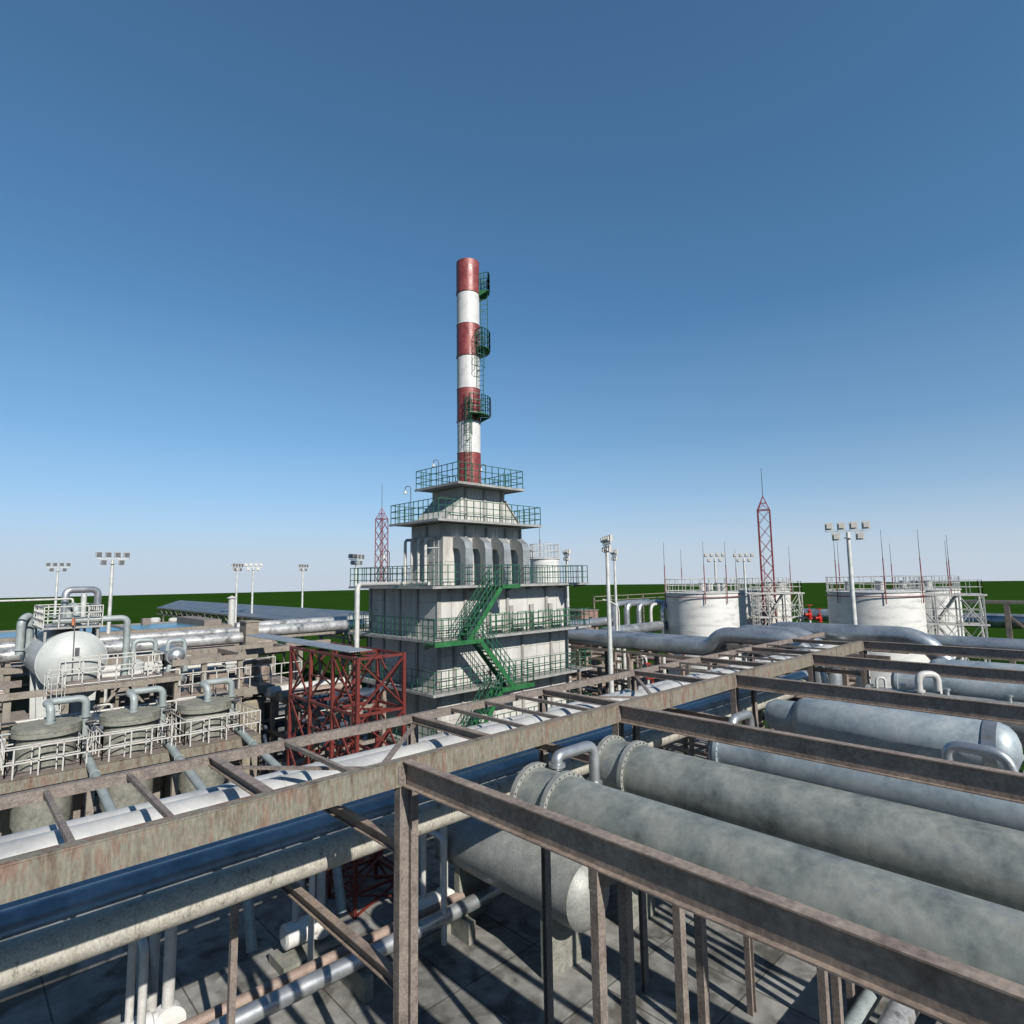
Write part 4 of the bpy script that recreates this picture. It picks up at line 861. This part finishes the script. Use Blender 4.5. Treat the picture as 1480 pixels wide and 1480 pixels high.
b = MB(); b.box((16.05, 44.8, 0), (16.95, 46.1, 9.55)); b.build('pier_body', 'beige', t)
b = MB(); b.box((15.98, 44.73, 9.55), (17.02, 46.17, 9.65)); b.build('pier_cap', 'beige', t)
t = thing('pipe_trestle', (0, 47, 0), 'long beige trestle carrying the galvanised pipes on the left', 'trestle')
b = MB(); b.box((-36, 44.9, 7.45), (15.9, 45.05, 7.85)); b.box((-36, 49.8, 7.8), (37, 49.95, 8.2)); b.box((-36, 51.6, 8.5), (18, 51.8, 8.9)); b.split('trestle_beam', 'beige', t)
for x in range(-33, 15, 6):
    b = MB(); b.box((x - .14, 45.06, 0), (x + .14, 45.34, 7.45)); b.box((x - .14, 49.5, 0), (x + .14, 49.79, 8.2)); b.split('trestle_leg', 'beige', t); b = MB(); b.box((x - .12, 45.35, 7.7), (x + .12, 49.49, 8.0)); b.build('trestle_tie', 'beige', t)
b = MB(); b.box((15.5, 36.5, 8.45), (18.4, 36.9, 8.7)); b.build('stub_beam', 'darksteel', t)

t = thing('background_pipework', (5, 50, 0), 'dense bank of dark pipes and beams between the galvanised pipes and the blue basins', 'pipework')
rb = random.Random(5)
for i in range(12):
    y = 52.4 + i * .55; z = 6.4 + .12 * i + rb.uniform(-.3, .3); r = rb.uniform(.12, .34)
    b = MB(); b.pipe([(-30, y, z), (22, y, z)], r, n=14); b.build('bank_pipe', rb.choice(['darksteel', 'galv', 'rust2', 'bigpipe', 'silver', 'brownpipe']), t)
for x in range(-28, 22, 5):
    b = MB(); b.box((x, 52, 5.6), (x + .25, 59, 5.85)); b.build('bank_beam', 'darksteel', t)
    b = MB(); b.box((x, 52, 0), (x + .25, 52.25, 5.6)); b.box((x, 58.7, 0), (x + .25, 58.95, 5.6)); b.split('bank_post', 'darksteel', t)
t = thing('low_trestle', (2, 36.8, 0), 'brown beam and thin white pipes just below the lower galvanised pipe, behind the white vessel', 'trestle')
b = MB(); b.box((8.9, 36.95, 8.15), (13.3, 37.15, 8.4)); b.build('trestle_beam', 'rust2', t); b = MB(); b.box((-30, 36.95, 7.7), (3.0, 37.15, 8.0)); b.build('trestle_beam', 'rust2', t)
b = MB(); b.pipe([(8, 37.3, 7.75), (13.3, 37.3, 7.75)], .07); b.build('thin_pipe', 'white', t)
t = thing('middle_pipework', (6, 41, 0), 'beige frames, pipes and small tanks between the brown frame and the galvanised pipes', 'pipework')
for lv_ in (3.4, 6.6):
    for y in (39.2, 41.6, 43.8):
        b = MB(); b.box((7.2, y, lv_), (15.6, y + .2, lv_ + .3)); b.build('frame_beam', 'beige', t)
for x in (7.4, 10.1, 12.8, 15.4):
    for y in (39.2, 43.8):
        b = MB(); b.box((x - .12, y + .21, 0), (x + .12, y + .42, 7.3)); b.build('frame_post', 'beige', t)
for i in range(9):
    y = rb.uniform(39.6, 43.6); z = rb.choice((3.9, 7.1)); r = rb.uniform(.1, .28); b = MB(); b.pipe([(6.8, y, z + r), (rb.uniform(12, 16), y, z + r)], r, n=14); b.build('frame_pipe', rb.choice(['silver', 'galv', 'brownpipe', 'white', 'darksteel']), t)
for x in (8.6, 11.4, 14.1):
    b = MB(); b.prof((x, 42.4, 6.91), (0, 0, 1), [(0, .6), (.8, .6), (1.0, .35), (1.05, 0)], 24); b.build('small_tank', 'vessel', t)
for sx_ in (-1,):
    for i in range(8):
        y = 40 + i * .6; b = MB(); b.pipe([(-20, y, 6.9 + .05 * i), (2.6, y, 6.9 + .05 * i)], rb.uniform(.08, .2), n=12); b.build('frame_pipe', rb.choice(['silver', 'galv', 'brownpipe', 'teal', 'darksteel']), t)
# dark pipework behind the red structure
t = thing('rear_pipework', (15.5, 33, 0), 'dark frame full of pipes and drums seen through the red steel structure', 'pipework')
for lv_ in (2.4, 4.4, 6.2):
    b = MB()
    for x in (13.6, 15.6, 17.4): b.box((x - .08, 28.2, lv_ - .16), (x + .08, 36.4, lv_))
    for y in (28.4, 31, 33.6, 36.2): b.box((13.5, y - .08, lv_ - .34), (17.5, y + .08, lv_ - .17))
    b.build('frame_level', 'beige', t)
b = MB()
for x in (13.6, 15.6, 17.4):
    for y in (28.4, 31, 33.6, 36.2): b.box((x - .1, y - .1, 0), (x + .1, y + .1, 6.6))
b.split('frame_post', 'darksteel', t)
for i in range(16):
    lv_ = rb.choice((2.4, 4.4, 6.2)); r = rb.uniform(.08, .3); y = rb.uniform(28.6, 36)
    b = MB(); b.pipe([(13.2, y, lv_ + r + .01), (17.6, y, lv_ + r + .01)], r, n=12); b.build('process_pipe', rb.choice(['blue', 'darksteel', 'rust2', 'white', 'pole', 'blue']), t)
for i in range(8):
    x, y = rb.uniform(13.4, 17), rb.uniform(28.6, 36); b = MB(); b.cyl((x, y, 0), (x, y, rb.uniform(3, 6.5)), rb.uniform(.1, .5), 16); b.build('upright_drum', rb.choice(['blue', 'tan', 'darksteel', 'pole']), t)

# water basins
B = thing('water_basin', (2, 64, 0), 'raised concrete basins of blue water behind the galvanised pipes', 'basin')
b = MB(); b.box((-30, 59.5, 0), (20.0, 60.2, 8.5)); b.box((-30, 69.4, 0), (20.0, 70, 8.5)); b.box((19.4, 60.2, 0), (20, 69.4, 8.5)); b.box((-30, 60.2, 0), (-29.4, 69.4, 8.5)); b.build('basin_wall', 'beige', B)
b = MB(); b.box((-29.4, 60.2, 0), (19.4, 69.4, 8.4)); b.build('basin_water', 'water', B)
for x in (-22, -15, -8, -1, 5.5, 12):
    b = MB(); b.box((x, 60.21, 8.3), (x + .35, 69.39, 8.52)); b.build('basin_divider', 'beige', B)
    b = MB(); b.box((x + 2.6, 68.7, 8.3), (x + 3.3, 69.39, 9.0)); b.build('sluice_box', 'rust2', B)
b = MB(); b.box((17.8, 60.3, 8.3), (19.3, 69.3, 9.0)); b.build('basin_shed', 'rust2', B)
t = thing('basin_lamp', (.8, 61, 8.0), 'thin white lamp arm over the basin at far left', 'lamp'); b = MB(); b.pipe([(1.8, 60, 8.5), (1.8, 60, 11.0), (.8, 60.5, 11.1)], .05); b.build('lamp_post', 'white', t)
b = MB(); b.box((.3, 60.3, 11.0), (.9, 60.7, 11.12)); b.build('lamp_head', 'lamp', t)

# long sheds
SH = thing('long_shed', (32, 92, 0), 'long low open sided shed with grey sheet roof on the grass, left background', 'shed')
for k, (xa, zr) in enumerate(((28, 8.3), (30.4, 8.42), (32.8, 8.54), (35.2, 8.66))):
    ya, yb = 50, 122 + k * 6
    b = MB(); b.hull([(xa, ya, zr - .15), (xa + 1.2, ya, zr + .12), (xa + 2.3, ya, zr - .15), (xa + 2.3, ya, zr - .23), (xa, ya, zr - .23)], (0, yb - ya, 0)); b.build('roof_bay', 'roofm', SH)
for y in range(52, 124, 6):
    b = MB(); b.box((28.1, y, 0), (28.35, y + .25, 8.05)); b.box((37, y, 0), (37.25, y + .25, 8.3)); b.split('shed_post', 'beige', SH)
    b = MB(); b.box((28.36, y, 6.9), (36.99, y + .2, 7.1)); b.build('tie_beam', 'beige', SH)
b = MB(); b.box((28.05, 50, 6.9), (28.09, 122, 7.1)); b.box((27.95, 50, 7.95), (28.09, 122, 8.06)); 
for y in range(52, 121, 3): b.bar((28.03, y, 7.1), (28.03, y + 1.5, 7.95), .1); b.bar((28.03, y + 1.5, 7.95), (28.03, y + 3, 7.1), .1)
b.build('eave_truss', 'beige', SH)
t = thing('vent_stack', (25.1, 75, 0), 'short white vent stack with a cap standing by the sheds', 'vent stack')
b = MB(); b.cyl((25.1, 75, 0), (25.1, 75, 10.5), .38, 20); b.build('stack', 'white', t); b = MB(); b.prof((25.1, 75, 10.55), (0, 0, 1), [(0, .55), (.08, .55), (.3, .05)], 20); b.build('stack_cap', 'white', t)
for i, (x, y, lab) in enumerate(((22.6, 99, 'left one of two small white drums in front of the sheds'), (24.3, 96, 'right one of two small white drums in front of the sheds'))):
    b = MB(); b.prof((x, y, 0), (0, 0, 1), [(0, .7), (7.3, .7), (7.5, .5)], 20); tag(b.build('white_drum', 'white', None, (x, y, 0)), lab, 'drum', 'white drums by the sheds')
t = thing('vent_stack', (34.6, 57, 0), 'small white capped vent left of the furnace building', 'vent stack')
b = MB(); b.cyl((34.6, 57, 0), (34.6, 57, 10.2), .3, 16); b.build('stack', 'white', t); b = MB(); b.flange((34.6, 57, 10.3), (0, 0, 1), .6, .2); b.build('stack_cap', 'white', t)
# street lamps near the tanks
for x, y, z, lab in ((44, 12.8, 7.6, 'small white curved street lamp in front of the widest tank'), (42.6, 31.5, 9.9, 'small white street lamp beside the upright pipes')):
    t = thing('street_lamp', (x, y, 0), lab, 'street lamp', 'small street lamps'); b = MB(); b.pipe([(x, y, 0), (x, y, z), (x - .5, y + .7, z + .5)], .06, .6); b.build('lamp_post', 'white', t)
    b = MB(); b.bar((x - .45, y + .63, z + .5), (x - .8, y + 1.1, z + .6), .16, .1); b.build('lamp_head', 'lamp', t)

# ================================================================== LOWER FOREGROUND (pumps and pipes on the yard)
for i, (x, y, lab) in enumerate(((9.6, 20.4, 'cream pump skid with white pipes below the rack, near the red structure'), (13.5, 18.6, 'cream pump skid under the pale pipes, right of the red structure'), (4.6, 19.0, 'cream pump skid at the bottom left under the rack'))):
    if i == 0:
        t = thing('pump_skid', (x, y, 0), '', 'pump', 'pump skids on the yard')
        b = MB(); b.box((x - 1, y - .6, 0), (x + 1, y + .6, .3)); b.build('plinth', 'concrete', t)
        b = MB(); b.prof((x - .8, y, .9), (1, 0, 0), [(0, .25), (.05, .38), (.9, .38), (.95, .3), (1.1, .3)], 20); b.build('motor', 'tank', t)
        b = MB(); b.prof((x + .5, y - .2, .85), (0, 1, 0), [(0, .1), (.02, .42), (.38, .42), (.4, .1)], 24); b.build('pump_casing', 'tank', t)
        b = MB(); b.pipe([(x + .5, y, 1.2), (x + .5, y, 4.4), (x + .5, y + 1.6, 4.4), (x + .5, y + 1.6, 0)], .15, .4); b.pipe([(x - .4, y, 1.2), (x - .4, y, 3.6), (x - .4, y - 1.2, 3.6), (x - .4, y - 1.2, .2)], .1, .3); b.build('pump_pipes', 'white', t)
        pp = t
    else: t = copy_tree(pp); t.location = (x, y, 0)
    t['label'] = lab
for i, (y, z, r, m, lab) in enumerate(((17.5, 1.0, .25, 'silver', 'silver pipe on the yard nearest the rack posts'), (18.3, .9, .18, 'brownpipe', 'brown pipe on low sleepers behind the rack'), (5.2, 1.4, .3, 'galv', 'galvanised pipe low on the yard in front of the rack'), (6.0, 1.25, .2, 'teal', 'grey-green pipe low on the yard in front of the rack'), (3.6, 1.2, .16, 'white', 'thin white pipe low on the yard at the bottom right'))):
    P('yard_pipe', [(-4, y, z), (48, y, z)], r, m, lab, group='pipes low on the yard', straps=((-4, y, z), (48, y, z), 4))
t = thing('pipe_sleepers', (20, 11, 0), 'row of concrete sleepers and frames under the yard pipes', 'sleepers')
for x in range(-2, 48, 4):
    b = MB(); b.box((x - .15, 3.2, 0), (x + .15, 6.5, .95)); b.box((x - .15, 17.0, 0), (x + .15, 18.7, .7)); b.split('sleeper', 'concrete', t)
for i, (x, y0, y1, lab) in enumerate(((15.2, 12.8, 19.5, 'grey drum on the yard under the rack, left one'), (19.2, 12.6, 19, 'grey drum on the yard under the rack, right one'))):
    t = thing('yard_drum', (x, (y0 + y1) / 2, 0), lab, 'drum', 'grey drums on the yard')
    b = MB(); b.prof((x, y0, 2.6), (0, 1, 0), [(-.5, .001), (-.42, .5), (-.2, .85), (0, 1.0), (y1 - y0, 1.0), (y1 - y0 + .4, .5), (y1 - y0 + .5, .001)], 36, caps=False); b.build('drum_body', 'lightves', t)
    b = MB(); b.box((x - .8, y0 + 1, 0), (x + .8, y0 + 1.3, 2.0)); b.box((x - .8, y1 - 1.3, 0), (x + .8, y1 - 1, 2.0)); b.split('drum_saddle', 'concrete', t)
    b = MB(); b.pipe([(x, y0 + 2, 3.5), (x, y0 + 2, 4.6), (x + 1.6, y0 + 2, 4.6), (x + 1.6, y0 + 2, .3)], .14, .4); b.build('drum_pipe', 'silver', t)

# ------------------------------------------------------------------ tidy helper property
for o in list(bpy.data.objects):
    if '_o' in o: del o['_o']
